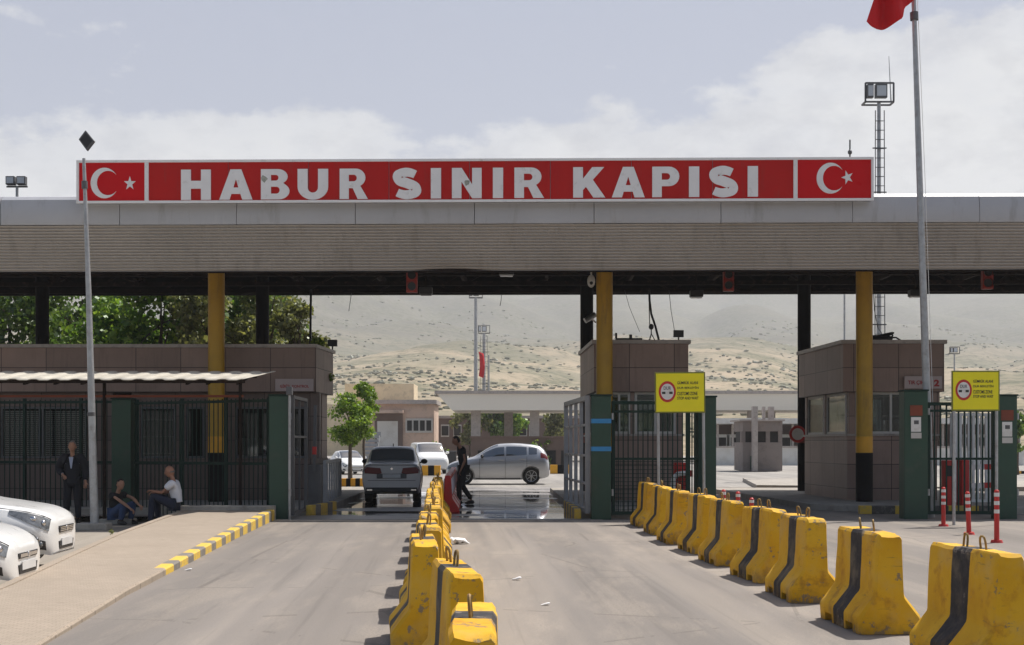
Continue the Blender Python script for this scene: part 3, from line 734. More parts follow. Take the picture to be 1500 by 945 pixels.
def booth(name, label, poly, back_poly, posts, windows, zc=4.16, zf=2.93, zsill=1.80, zb=.15):
    t = thing(name, label, 'booth', (0, 0, 0))
    def inset(pl, e):
        cx = sum(p[0] for p in pl) / len(pl); cy = sum(p[1] for p in pl) / len(pl)
        out = []
        for x, y in pl:
            out.append((x + (e if x < cx else -e), y + (e if y < cy else -e)))
        return out
    bm = nb(); prism(bm, poly, zf, zc); obj('parapet', bm, 'clad', t)
    bm = nb(); prism(bm, inset(poly, -.06), zc + .002, zc + .10); obj('roof_cap', bm, 'cap', t)
    base = inset(poly, .14)
    bm = nb(); prism(bm, base, zb, zsill - .001); obj('wall', bm, 'clad', t)
    bm = nb(); prism(bm, inset(poly, .09), zsill, zsill + .05); obj('sill', bm, 'cap', t)
    for (x, y, w, dp) in posts:
        bm = nb(); box(bm, (x - w/2, y - dp/2, zsill + .05), (x + w/2, y + dp/2, zf)); obj('corner_post', bm, 'clad', t)
    for (a, b, split) in windows:
        a, b = Vector(a), Vector(b); d = (b - a).normalized(); L = (b - a).length
        ang = math.atan2(d.y, d.x); mm = Matrix.Translation((a.x, a.y, 0)) @ Matrix.Rotation(ang, 4, 'Z')
        bm = nb(); z0, z1 = zsill + .055, zf - .005; fwid = .06
        box(bm, (0, -.03, z0), (L, .03, z0 + fwid), mm); box(bm, (0, -.03, z1 - fwid), (L, .03, z1), mm)
        for k in range(split + 1):
            q = (L - fwid) * k / split; box(bm, (q, -.032, z0 + fwid), (q + fwid, .032, z1 - fwid), mm)
        f = obj('window', bm, 'frame', t)
        bm = nb(); box(bm, (fwid, -.004, z0 + fwid), (L - fwid, .004, z1 - fwid), mm); obj('pane', bm, 'glass', f)
    return t
bA = booth('control_booth', 'brown clad control booth behind the closed green gate in the middle', [(2.10, 35.0), (4.52, 35.0), (4.52, 39.6), (1.98, 39.6)], None,
      [(2.36, 35.22, .22, .2), (4.3, 35.22, .16, .2), (2.25, 39.4, .2, .2), (4.3, 39.4, .2, .2), (3.1, 35.2, .10, .1)],
      [((2.47, 35.17), (3.04, 35.17), 2), ((3.16, 35.17), (4.22, 35.17), 2), ((4.36, 35.32), (4.36, 39.3), 3), ((2.26, 39.3), (2.2, 35.32), 3), ((2.4, 39.42), (4.2, 39.42), 3)])
bm = nb(); a = (PX(918, 34.97), PX(1003, 34.97)); 
for (p, q, r_, s) in ((918, 571, 920, 540), (918, 542, 1000, 540)): pass
bB = booth('control_booth', 'brown clad control booth behind the yellow column at the right', [(8.49, 35.0), (11.08, 35.0), (11.08, 39.5), (8.30, 39.5)], None,
      [(8.74, 35.2, .16, .2), (10.85, 35.22, .3, .2), (8.6, 37.3, .12, .16), (8.56, 39.3, .2, .2), (10.85, 39.3, .2, .2)],
      [((8.84, 35.17), (10.66, 35.17), 2), ((10.92, 35.32), (10.92, 39.2), 3), ((8.52, 39.2), (8.56, 37.4), 1), ((8.6, 37.2), (8.66, 35.32), 1), ((8.7, 39.34), (10.7, 39.34), 3)])
# small panel signs on the right booth
ps = thing('direction_panel', 'pale pink lane panel lettered TIR ÇIKIŞ 2 on the right booth', 'sign', (0, 0, 0))
a, b = PX(1326, 34.8), PX(1381, 34.8); bm = nb(); box(bm, (a, 34.86, PZ(569, 34.8)), (b, 34.92, PZ(551, 34.8))); obj('board', bm, 'pinksign', ps)
text_fit('lettering', 'TIR ÇIKIŞ', a + .09, a + .60, PZ(564.5, 34.8), PZ(557, 34.8), 34.857, 'redtxt', ps, .02, .006)
text_fit('numeral', '2', PX(1369, 34.8), PX(1377, 34.8), PZ(566, 34.8), PZ(556, 34.8), 34.857, 'redtxt', ps, .05, .006)
# seated things inside the booths
bx_thing('office_chair', 'dark swivel chair inside the right booth window', 'chair', [('seat', [((-.24, -.24, .42), (.24, .24, .50))], 'trim'), ('backrest', [((-.22, .20, .55), (.22, .26, 1.05))], 'trim'), ('pedestal', [((-.03, -.03, .06), (.03, .03, .42)), ((-.25, -.025, 0), (.25, .025, .06)), ((-.025, -.25, 0), (.025, .25, .058))], 'greyd')], (10.1, 36.2, 1.802 - .55 + .55))
# clutter on the booth roofs
def clutter(name, label, cat, loc, build, mt='blackm'):
    t = thing(name, label, cat, loc); build(t); return t
def roofbox(t):
    bm = nb(); box(bm, (-.35, -.12, 0), (.35, .12, .10)); obj('housing', bm, 'blackm', t, bevel=.01)
    bm = nb(); cyl(bm, (-.33, 0, .10), (-.33, 0, .24), .03); cyl(bm, (.05, 0, .10), (.05, 0, .20), .04); obj('knob', bm, 'blackm', t)
clutter('roof_unit', 'low black equipment box on the roof of the middle booth', 'equipment', (PX(921, 35.8), 35.8, 4.262), roofbox)
def tripod(t):
    bm = nb(); ell(bm, (0, 0, .42), (.07, .07, .08), 2); obj('head', bm, 'blackm', t, smooth=True)
    bm = nb(); cyl(bm, (0, 0, .2), (0, 0, .36), .015); 
    for k in range(3): cyl(bm, (0, 0, .24), (.13 * math.cos(k * 2.1), .13 * math.sin(k * 2.1), 0), .012)
    obj('stand', bm, 'blackm', t)
clutter('roof_camera', 'small black camera on a tripod on the middle booth roof', 'camera', (PX(954, 36), 36, 4.262), tripod)
def floodr(t):
    bm = nb(); box(bm, (-.13, -.05, .1), (.13, .06, .28)); obj('head', bm, 'blackm', t, bevel=.01); bm = nb(); cyl(bm, (0, 0, 0), (0, 0, .1), .02); obj('bracket', bm, 'blackm', t)
clutter('roof_floodlight', 'black floodlight on the right edge of the middle booth roof', 'floodlight', (PX(994, 35.4), 35.4, 4.262), floodr)
clutter('roof_floodlight', 'black floodlight at the front corner of the office roof', 'floodlight', (PX(487, 37.2), 37.2, 4.152), floodr)
def coil(t):
    bm = nb()
    for k in range(4):
        pts = [((.24 + .02 * k) * math.cos(a * .35 + k), (.15 + .02 * k) * math.sin(a * .35 + k), .05 + .04 * k + .10 * max(0, math.sin(a * .35 + k * 1.4))) for a in range(19)]
        tube(bm, pts, .022, 6)
    tube(bm, [(.2, 0, .12), (.36, 0, .14), (.5, -.03, .05), (.62, 0, .02)], .022, 6)
    obj('loop', bm, 'blackm', t)
clutter('cable_coil', 'black coil of cable lying on the roof of the right booth', 'cable', (PX(1292, 36), 36, 4.262), coil)
# ================================================================== FENCE, GATES, PILLARS
def pillar(label, x, y, w, zt, z0=0, dp=.4, extra=None, group='green gate pillars'):
    t = thing('gate_pillar', label, 'pillar', (x, y, z0), 0, group)
    bm = nb(); box(bm, (-w/2, -dp/2, 0), (w/2, dp/2, zt - z0)); obj('shaft', bm, 'green', t, bevel=.012)
    bm = nb(); box(bm, (-w/2 - .02, -dp/2 - .02, zt - z0 + .002), (w/2 + .02, dp/2 + .02, zt - z0 + .035)); obj('cap', bm, 'greend', t)
    if extra: extra(t, w, dp, zt - z0)
    return t
def hinges(t, w, dp, h):
    for z in (.5, h - .5):
        bm = nb(); cyl(bm, (w/2 + .03, -dp/2 + .05, z), (w/2 + .03, -dp/2 + .05, z + .14), .025); obj('hinge', bm, 'grey', t)
def tapes(t, w, dp, h):
    hinges(t, w, dp, h)
    for z in (PZ(661, 28.6), PZ(620, 28.6)):
        bm = nb(); box(bm, (-w/2 - .004, -dp/2 - .004, z), (w/2 + .004, dp/2 + .004, z + .095)); obj('tape_band', bm, 'bluet', t)
def notices(t, w, dp, h):
    hinges(t, w, dp, h); f = -dp/2
    bm = nb(); box(bm, (-.13, f - .012, h - .52), (.13, f - .002, h - .30)); obj('plate', bm, 'rustred', t)
    bm = nb(); box(bm, (-.11, f - .012, h - .86), (.10, f - .002, h - .55)); n = obj('notice', bm, 'whitep', t)
    bm = nb(); box(bm, (-.05, f - .016, h - .70), (.05, f - .013, h - .62)); obj('stamp', bm, 'greyd', n)
    bm = nb(); box(bm, (-.11, f - .012, h - 1.0), (.11, f - .002, h - .88)); obj('notice', bm, 'frame', t)
pillar('dark green pillar rising behind the two seated men at the fence', PX(181, 31.3), 31.3, .44, PZ(585, 31.1), -.12)
pillar('green pillar with a lamp pole beside the open left gate leaf', PX(409.5, 28.9), 29.0, .41, PZ(580, 28.8), 0, extra=hinges)
pillar('green pillar wrapped with two blue tape bands', PX(880.5, 28.8), 28.9, .41, PZ(580, 28.7), 0, extra=tapes)
pillar('green pillar right behind the yellow sign in the middle', PX(1033.5, 29.2), 29.3, .43, PZ(582, 29.1), 0)
pillar('wide green pillar with notices in front of the right booth', PX(1340, 29.0), 29.1, .50, PZ(573, 28.9), 0, extra=notices)
pillar('green pillar with white notices at the right edge of the picture', PX(1473, 29.0), 29.1, .42, PZ(580, 28.9), 0, extra=notices)

def fence(label, a, b, z0, z1, zr, gap=.125, post=None, name='bar_fence', mat='greend', rb=.0085):
    a, b = Vector(a), Vector(b); d = b - a; L = d.length; ang = math.atan2(d.y, d.x)
    t = thing(name, label, 'fence', (a.x, a.y, 0), ang)
    for z in (z0 + .05, zr, z1 - .06):
        bm = nb(); bar(bm, (0, 0, z), (L, 0, z), .05, .06); obj('rail', bm, mat, t)
    bm = nb(); n = int(L / gap)
    for k in range(1, n):
        bar(bm, (k * L / n, -.002, z0), (k * L / n, -.002, z1 + random.uniform(-.004, .004)), rb * 2)
    obj('bar_panel', bm, mat, t)
    for q in (post or [0, L]):
        bm = nb(); bar(bm, (q, .03, z0 - .15), (q, .03, z1 + .03), .065); obj('post', bm, mat, t)
    return t
fence('dark green bar fence between the office pillar and the gate pillar', (-8.62, 31.2), (-5.12, 29.1), -.1, 2.58, 1.17, .125, [0.03, 1.45, 2.75, 4.0])
fence('dark green bar fence running behind the man in the suit', (-14.2, 32.2), (-9.06, 31.35), -.1, 2.62, 1.17, .125, [1.3, 2.9, 4.3, 5.1])
def leaf(label, a, b, z0, z1, rails, nbars, mat, bw=.05, name='gate_leaf', mesh=False, fw=.07):
    a, b = Vector(a), Vector(b); d = b - a; L = d.length; ang = math.atan2(d.y, d.x)
    t = thing(name, label, 'gate', (a.x, a.y, 0), ang)
    bm = nb()
    bar(bm, (0, 0, z0), (0, 0, z1), fw); bar(bm, (L, 0, z0), (L, 0, z1), fw)
    for z in (z0 + fw/2, z1 - fw/2): bar(bm, (fw/2, 0, z), (L - fw/2, 0, z), fw)
    obj('frame', bm, mat, t)
    for z in rails:
        bm = nb(); bar(bm, (fw/2, 0, z), (L - fw/2, 0, z), .05); obj('rail', bm, mat, t)
    bm = nb()
    for k in range(1, nbars): bar(bm, (L * k / nbars, .003, z0 + fw), (L * k / nbars, .003, z1 - fw), bw)
    obj('bar_panel', bm, mat, t)
    if mesh:
        bm = nb(); z = z0 + .1; 
        while z < rails[0] - .05: bar(bm, (fw/2, .02, z), (L - fw/2, .02, z), .012); z += .085
        k = fw
        while k < L - fw: bar(bm, (k, .035, z0 + fw), (k, .035, rails[0]), .010); k += .085
        obj('wire_mesh', bm, mat, t)
    return t
leaf('grey steel gate leaf standing open at the left of the lane', (PX(428, 28.8), 28.9), (-4.68, 31.0), .08, 2.62, (1.75,), 2, 'greyd', .04)
leaf('grey steel gate leaf standing open beside the blue taped pillar', (1.60, 28.95), (1.33, 33.6), .12, 2.62, (.75, 1.35, 2.0), 4, 'greyp', .075, fw=.10)
leaf('closed dark green gate leaf with wire mesh before the middle booth', (2.14, 28.85), (3.72, 28.95), .1, 2.50, (1.28, 2.28), 15, 'greend', .022, mesh=True)
leaf('narrow green gate leaf beside the pillar behind the yellow sign', (3.74, 28.96), (3.98, 29.0), .1, 2.50, (1.28, 2.28), 3, 'greend', .022)
leaf('green bar gate leaf between the two pillars with notices', (PX(1360, 29), 29.0), (PX(1457, 29), 29.0), .1, 2.48, (1.28, 2.3), 11, 'greend', .03)
# railings of the lanes
def railing(label, a, b, z1, n, mat, name='crowd_railing', z0=.05):
    a, b = Vector(a), Vector(b); d = b - a; L = d.length; ang = math.atan2(d.y, d.x)
    t = thing(name, label, 'railing', (a.x, a.y, 0), ang)
    bm = nb()
    for z in (z0 + .08, z1): bar(bm, (0, 0, z), (L, 0, z), .07)
    bar(bm, (0, 0, 0), (0, 0, z1), .07); bar(bm, (L, 0, 0), (L, 0, z1), .07); obj('frame', bm, mat, t)
    for k in range(1, n):
        bm = nb(); box(bm, (L*k/n - .09, -.02, z0 + .12), (L*k/n + .09, .02, z1 - .04)); obj('slat', bm, mat, t)
    for q in (.2, L - .2):
        bm = nb(); bar(bm, (q, -.25, .03), (q, .25, .03), .05); obj('foot', bm, mat, t)
    return t
railing('grey slatted steel railing standing beside the office corner', (PX(475.5, 32.7), 32.7), (PX(498.5, 37.8), 37.8), 1.16, 7, 'greyp')
leaf('tall white barred gate leaf standing behind the right gate', (PX(1394, 33.6), 33.6), (PX(1452, 33.6), 33.65), .16, 2.35, (1.2,), 9, 'whitep', .06)
# lifted barrier machine at the left lane
t = thing('barrier_machine', 'grey lane barrier machine with a red banded raised arm by the office', 'barrier', (PX(462, 32.0), 32.0, .15))
bm = nb(); box(bm, (-.15, -.16, 0), (.15, .16, .95)); obj('cabinet', bm, 'greyd', t, bevel=.015)
bm = nb(); bar(bm, (0, -.2, .8), (.03, -.2, 2.35), .07, .05); ar = obj('arm', bm, 'greyd', t)
for z in (1.2,): 
    bm = nb(); bar(bm, (.006 * z, -.2, z), (.006 * z + .004, -.2, z + .18), .098, .058); obj('red_band', bm, 'redp', ar)
t = thing('barrier_machine', 'dark red lane barrier machine with a white curved arm in the middle gate gap', 'barrier', (PX(998, 31.0), 31.0, .15))
bm = nb(); box(bm, (-.17, -.2, 0), (.17, .2, 1.02)); obj('cabinet', bm, 'redp', t, bevel=.02)
bm = nb(); tube(bm, [(-.22, -.26, 0), (-.22, -.26, .55), (-.20, -.26, .68), (-.12, -.26, .76), (0, -.26, .78), (.22, -.26, .78)], .06, 10); obj('arm', bm, 'whitep', t, smooth=True)
bm = nb(); box(bm, (.10, -.33, .71), (.22, -.19, .85)); obj('arm_clamp', bm, 'redp', t)
t = thing('barrier_machine', 'red lane barrier machine with a striped lowered arm behind the right gate', 'barrier', (PX(1411, 32), 32.0, 0))
bm = nb(); box(bm, (-.10, -.2, 0), (.08, .2, 1.22)); obj('cabinet', bm, 'redp', t, bevel=.02)
for z in (.62, 1.05):
    bm = nb(); bar(bm, (.15, -.1, z), (1.2, -.1, z + .02), .05, .12); ar = obj('arm', bm, 'whitep', t)
    for q in (.45, .95): 
        bm = nb(); bar(bm, (q, -.1, z + .008), (q + .25, -.1, z + .012), .058, .128); obj('red_band', bm, 'redp', ar)
t = thing('ticket_machine', 'tall red machine standing behind the left bars of the right gate', 'machine', (PX(1388, 31.4), 31.4, 0))
bm = nb(); box(bm, (-.10, -.15, 0), (.10, .15, 1.22)); obj('housing', bm, 'redp', t, bevel=.02)
bm = nb(); box(bm, (-.07, -.158, .85), (.07, -.15, 1.1)); obj('panel', bm, 'blackm', t)

# ================================================================== CONCRETE BARRIERS
def barrier_bm():
    prof = lambda zb: [(-.262, zb), (-.268, .13), (-.262, .155), (-.130, .320), (-.122, .345), (-.10, .815), (-.082, .84), (.082, .84), (.10, .815), (.122, .345), (.130, .320), (.262, .155), (.268, .13), (.262, zb)]
    L = .58; st = [(-L, 0), (-.40, 0), (-.40, .07), (-.20, .07), (-.20, 0), (.20, 0), (.20, .07), (.40, .07), (.40, 0), (L, 0)]
    bm = nb(); prev = None; first = None
    ext = []
    for i, (y, zb) in enumerate(st):
        ext.append((y, zb, 1))
    # rounded ends
    ext = [(-L, 0, .93), (-L + .03, 0, 1)] + ext[1:-1] + [(L - .03, 0, 1), (L, 0, .93)]
    # extra cuts so the paint noise and chips can displace a little
    for (y, zb, s) in ext:
        ring = []
        for (x, z) in prof(zb):
            zz = z if z <= .08 else z - (.0 if s == 1 else .02)
            ring.append(bm.verts.new((x * s, y, zz)))
        if prev:
            n = len(ring)
            for k in range(n): bm.faces.new((prev[k], prev[(k+1) % n], ring[(k+1) % n], ring[k]))
        else: bm.faces.new(ring[::-1])
        prev = ring
    bm.faces.new(prev)
    bmesh.ops.recalc_face_normals(bm, faces=bm.faces[:])
    bmesh.ops.triangulate(bm, faces=[f for f in bm.faces if len(f.verts) > 4])
    return bm
def rough_barrier(seed):
    bm = barrier_bm()
    bmesh.ops.subdivide_edges(bm, edges=[e for e in bm.edges if e.calc_length() > .12], cuts=2, use_grid_fill=True)
    for v in bm.verts:
        p = v.co * 5 + Vector((seed * 9, 0, 0)); k = .010
        v.co += Vector((noise.noise(p) * k, noise.noise(p + Vector((5, 5, 5))) * k, noise.noise(p + Vector((9, 1, 2))) * k if v.co.z > .15 else 0))
        if v.co.z > .78 and abs(v.co.y) > .5: v.co.z -= .03 * max(0, noise.noise(p * 1.6))
    return mesh_of('barrier', bm, 'barrier', smooth=30)
BM = [rough_barrier(s) for s in range(4)]
def loop_bm():
    bm = nb(); tube(bm, [(0, -.034, -.04), (0, -.034, .06), (0, -.027, .088), (0, -.013, .10), (0, .013, .10), (0, .027, .088), (0, .034, .06), (0, .034, -.04)], .0085, 6); return mesh_of('lifting_loop', bm, 'barrier', smooth=True)
LB = loop_bm()
MT['loop'] = M('rebar_yellow', (.30, .20, .06), .6, .2, var=.3, scale=20, dirt=(.18, .08, .03), dirt_amt=.5); LB.materials[0] = MT['loop']
proto = None
def put_barrier(x, y, rz, label, group, i, loops=(-.16, .16)):
    t = thing('concrete_barrier', label, 'barrier', (x, y, .004), rz, group)
    obj('body', BM[i % 4], None, t)
    for q in loops:
        o = obj('lifting_loop', LB, None, t); o.location = (random.uniform(-.02, .02), q, .835); o.rotation_euler = (random.uniform(-.15, .15), random.uniform(-.2, .2), random.uniform(-.4, .4))
    return t
ORD = ['first', 'second', 'third', 'fourth', 'fifth', 'sixth', 'seventh', 'eighth', 'ninth', 'tenth', 'eleventh', 'twelfth', 'thirteenth']
right = [(3.36, 9.92, 5), (3.13, 12.0, 3.5), (3.03, 14.25, 3), (2.99, 16.2, 6), (2.88, 18.35, 4), (2.83, 20.3, 4), (2.70, 22.2, 3), (2.68, 24.4, 2), (2.64, 26.55, 3)]
for i, (x, y, a) in enumerate(right):
    put_barrier(x, y, R(a + random.uniform(-1, 1)), f'yellow concrete barrier with a black stripe, {ORD[i]} from the camera in the right row', 'concrete barriers along the right of the lane', i + 1)
put_barrier(-.17, 6.05, R(1), 'chipped yellow barrier nearest the camera in the middle row, grey stripe on top', 'concrete barriers down the middle of the road', 0, (-.10,))
put_barrier(-.345, 8.45, R(8.5), 'yellow barrier turned askew with its striped side showing, second in the middle row', 'concrete barriers down the middle of the road', 1, (-.02, .33))
for i in range(11):
    d = 10.95 + i * 2.0
    put_barrier(-.70 - .050 * (d - 10.95) + random.uniform(-.03, .03), d, R(3 + random.uniform(-2.5, 2.5)), f'yellow concrete barrier with a black stripe, {ORD[i + 2]} from the camera in the middle row', 'concrete barriers down the middle of the road', i + 2)
# red plastic barriers beyond the gate
def plastic_bm():
    poly = [(-.26, 0), (-.26, .10), (-.10, .34), (-.07, .86), (.07, .86), (.10, .34), (.26, .10), (.26, 0)]
    bm = nb(); L = .72
    a = [bm.verts.new((x, -L, z)) for x, z in poly]; b = [bm.verts.new((x, L, z)) for x, z in poly]
    n = len(poly)
    for k in range(n): bm.faces.new((a[k], a[(k+1) % n], b[(k+1) % n], b[k]))
    bm.faces.new(a[::-1]); bm.faces.new(b); return mesh_of('plastic_body', bm, 'redp', bevel=.02)
PB = plastic_bm()
bm = nb()
for s in (-1, 1):
    for k in range(4):
        q = -.55 + k * .34
        A = Vector((s * .098, q, .42)); B = Vector((s * .083, q + .22, .74)); bar(bm, A, B, .03, .07)
PS = mesh_of('reflector', bm, 'whitep')
for i in range(7):
    d = 32.2 + i * 1.62
    t = thing('plastic_barrier', f'red plastic road barrier with white reflectors, {ORD[i]} from the gate line', 'barrier', (-1.50 - .03 * (d - 32), d, .006), R(2.2), 'red plastic barriers beyond the gate')
    obj('body', PB, None, t); obj('reflector', PS, None, t)

# ================================================================== DELINEATOR POSTS, SIGNS, MASTS
def delin():
    t = thing('delineator_post', 'x', 'post', (0, 0, 0), 0, 'red and white lane posts')
    bm = nb(); cyl(bm, (0, 0, 0), (0, 0, .04), .10, .085, 16); obj('base', bm, 'redp', t, smooth=True)
    bm = nb(); cyl(bm, (0, 0, .04), (0, 0, .74), .042, .038, 14); cyl(bm, (0, 0, .74), (0, 0, .76), .038, .02, 14); obj('tube', bm, 'redp', t, smooth=True)
    for z in (.42, .54, .66):
        bm = nb(); cyl(bm, (0, 0, z), (0, 0, z + .055), .0435, .0430, 14); obj('reflective_band', bm, 'whitep', t, smooth=True)
    return t
dl = delin()
DEL = [((1382, 771), 'red and white lane post leftmost before the right gate', 0), ((1419.5, 783), 'tilted red and white lane post in the middle before the right gate', -4), ((1460, 795), 'red and white lane post at the foot of the right sign pole', 0)]
for k, ((px, py), lab, tilt) in enumerate(DEL):
    o = dl if k == 0 else copy_tree(dl); g = G(px, py); o.location = g; o['label'] = lab; o.rotation_euler = (0, R(tilt), R(k * 40))
    if k == 2: o.scale = (1, 1, 1.13)
for k, (px, py) in enumerate(((1060, 776), (1081, 780), (1101, 786))):
    o = copy_tree(dl); o.location = G(px, py); o['label'] = ('red and white lane post just showing above the barriers, ' + ('leftmost of three', 'middle of three', 'rightmost of three')[k]); o.rotation_euler = (0, 0, k)
    g = G(px, py); o.scale = (1, 1, (PZ((717, 720, 729)[k], g.y)) / .76)
def yellow_sign(label, px0, px1, py0, py1, d, pa, pb, tilt=0):
    """board between pixels px0..px1; poles at pa, pb = (px, depth)"""
    a, b, z0, z1 = PX(px0, d), PX(px1, d), PZ(py1, d), PZ(py0, d); w = b - a; h = z1 - z0
    t = thing('notice_sign', label, 'sign', ((a + b) / 2, d, 0), 0, 'yellow notice signs on poles')
    cx = (a + b) / 2
    bm = nb(); box(bm, (-w/2, 0, z0), (w/2, .025, z1)); obj('board', bm, 'yellowd', t, bevel=.006)
    bm = nb(); e = .028; box(bm, (-w/2 + e, -.006, z0 + e), (w/2 - e, -.001, z1 - e)); obj('face', bm, 'yellow', t)
    ex, ez, rx, rz = -w * .253, z0 + h * .52, w * .170, h * .258
    def disc(rx, rz, y0, y1): return slab_xz(nb(), [(ex + rx * math.cos(2*PI*k/36), ez + rz * math.sin(2*PI*k/36)) for k in range(36)], y0, y1)
    em = obj('emblem_ring', disc(rx, rz, -.010, -.0065), 'redp', t)
    obj('emblem_disc', disc(rx * .76, rz * .76, -.013, -.0105), 'whitep', em)
    bm = nb(); box(bm, (ex - rx * .62, -.0155, ez - rz * .22), (ex - rx * .22, -.0135, ez + rz * .0)); box(bm, (ex + rx * .22, -.0155, ez - rz * .22), (ex + rx * .62, -.0135, ez + rz * .0)); obj('emblem_bar', bm, 'black', em)
    text_fit('emblem_lettering', 'DUR', ex - rx * .42, ex + rx * .42, ez + rz * .18, ez + rz * .50, -.0135, 'greyd', em, .01, .003)
    for k, (s, wd) in enumerate((('GÜMRÜK ALANI', .41), ('DUR BEKLEYİN', .42), ('CUSTOMS ZONE', .40), ('STOP AND WAIT', .42))):
        zz = z0 + h * (.70, .585, .43, .325)[k]
        text_fit('lettering', s, -w * .055, -w * .055 + w * wd, zz, zz + h * (.085 if k % 2 == 0 else .07), -.0065, 'black', t, .012, .003)
    for (px, zb) in (pa, pb):
        x = PX(px, d) - cx
        bm = nb(); cyl(bm, (x, .05, zb), (x, .05, z1 - .02), .030, seg=12); obj('pole', bm, 'grey', t, smooth=True)
    for z in (z0 + .12, z1 - .12):
        bm = nb(); box(bm, (-w/2 + .04, .026, z), (w/2 - .04, .045, z + .03)); obj('bracket', bm, 'greyd', t)
    return t
s1 = yellow_sign('yellow notice sign on two poles behind the far right barriers', 960.5, 1034.5, 545, 605, 27.6, (965.5, 0), (1032, 0)); s1.rotation_euler = (0, R(-.4), 0)
s2 = yellow_sign('yellow notice sign on two poles before the right gate', 1394, 1464.5, 543, 602, 26.8, (1398.5, 0), (1461, 0))
# lamp post at the left
LD = 27.4
p0 = Vector((PX(138.5, LD), LD, GZ))
t = thing('lamp_post', 'thin grey lamp post with a diamond shaped head beside the seated men', 'lamp post', p0)
bm = nb(); box(bm, (-.32, -.2, 0), (.30, .2, .14)); obj('footing', bm, 'concrete', t, bevel=.02)
top = Vector((PX(122.5, LD) - p0.x, 0, PZ(221, LD) - GZ))
bm = nb(); tube(bm, [Vector((0, 0, .14)), top * .33 + Vector((.012, 0, 0)), top * .62 + Vector((.02, 0, 0)), top * .98], [.085, .070, .055, .032], 12); obj('pole', bm, 'grey', t, smooth=True)
bm = nb(); cyl(bm, top * .90 + Vector((0, 0, 0)), top * .92, .06, seg=10); cyl(bm, top * .30, top * .31, .083, seg=10); obj('collar', bm, 'greyd', t, smooth=True)
k = LD / F
c = top + Vector((.07, -.02, 14.5 * k))
bm = nb(); slab_xz(bm, [(c.x - 11.5 * k, c.z + 1.5 * k), (c.x + .5 * k, c.z - 15 * k), (c.x + 11.5 * k, c.z - 1.0 * k), (c.x - 1.5 * k, c.z + 15 * k)], -.05, .04); obj('lamp_head', bm, 'greyd', t, bevel=.01)
bm = nb(); slab_xz(bm, [(c.x - 8.5 * k, c.z + 1.0 * k), (c.x + .3 * k, c.z - 11 * k), (c.x + 8.5 * k, c.z - .7 * k), (c.x - 1. * k, c.z + 11 * k)], -.058, -.051); obj('diffuser', bm, 'blackm', t)
# short lamp on the gate pillar
p = Vector((PX(424.5, 28.75), 28.72, 0)); t = thing('light_pole', 'thin pale pole with a small lamp beside the green gate pillar', 'lamp', p)
bm = nb(); cyl(bm, (0, 0, 0), (0, 0, 2.62), .030, seg=10); obj('pole', bm, 'grey', t, smooth=True)
bm = nb(); box(bm, (-.06, -.08, 2.62), (.06, .08, 2.80)); obj('lamp_head', bm, 'greyd', t, bevel=.01)
# flag pole
p = Vector((PX(1364.5, 29.6), 29.65, 0)); top = Vector((PX(1337, 29.6) - p.x, 0, PZ(-75, 29.6)))
t = thing('flag_pole', 'tall grey flag pole leaning slightly before the right booth', 'flag pole', p)
bm = nb(); tube(bm, [Vector((0, 0, 0)), top * .3, top * .65, top], [.088, .082, .066, .045], 14); obj('pole', bm, 'grey', t, smooth=True)
kz = (PZ(22, 29.6)) / top.z; bm = nb(); cyl(bm, top * (kz - .008), top * (kz + .006), .09, seg=12); obj('pulley', bm, 'greyd', t, smooth=True)
bm = nb(); tube(bm, [top * .985 + Vector((.06, -.05, 0)), top * .6 + Vector((.10, -.06, 0)), top * .12 + Vector((.1, -.09, 0))], .006, 5); obj('halyard', bm, 'whitep', t)
# flag cloth, hanging from the pole in folds
MT['flagcloth'] = M('flag_cloth', (.60, .006, .012), .8, var=.06)
bm = nb(); nu, nv = 26, 18; grid = []
kz = 29.6 / F
TL, BL = Vector((1336, -72)), Vector((1338, 9)); TR, BR = Vector((1292, -40)), Vector((1263, 39))
for j in range(nv + 1):
    row = []
    for i in range(nu + 1):
        u, v = i / nu, j / nv
        q = TL.lerp(TR, u).lerp(BL.lerp(BR, u), v)
        sag = Vector((0, 0))
        if v > .5: sag.y = (v - .5) * 2 * (10 * math.sin(u * PI) + (16 * max(0, min(1, (u - .22) / .06)) - 8 if u < .75 else 8 * (1 - (u - .75) * 4)) * .9)
        dp = .16 * math.sin(u * 9 + v * 2.2) * (.3 + u) + .07 * math.sin(u * 17 + v * 5)
        pp = P(q.x + sag.x, q.y + sag.y, 29.6); row.append(bm.verts.new((pp.x, 29.45 + dp, pp.z)))
    grid.append(row)
for j in range(nv):
    for i in range(nu): bm.faces.new((grid[j][i], grid[j][i+1], grid[j+1][i+1], grid[j+1][i]))
o = obj('flag', bm, 'flagcloth', smooth=180); o.modifiers.new('thick', 'SOLIDIFY').thickness = .006
tag(o, 'plain red flag blowing to the left from the tall pole', 'flag')
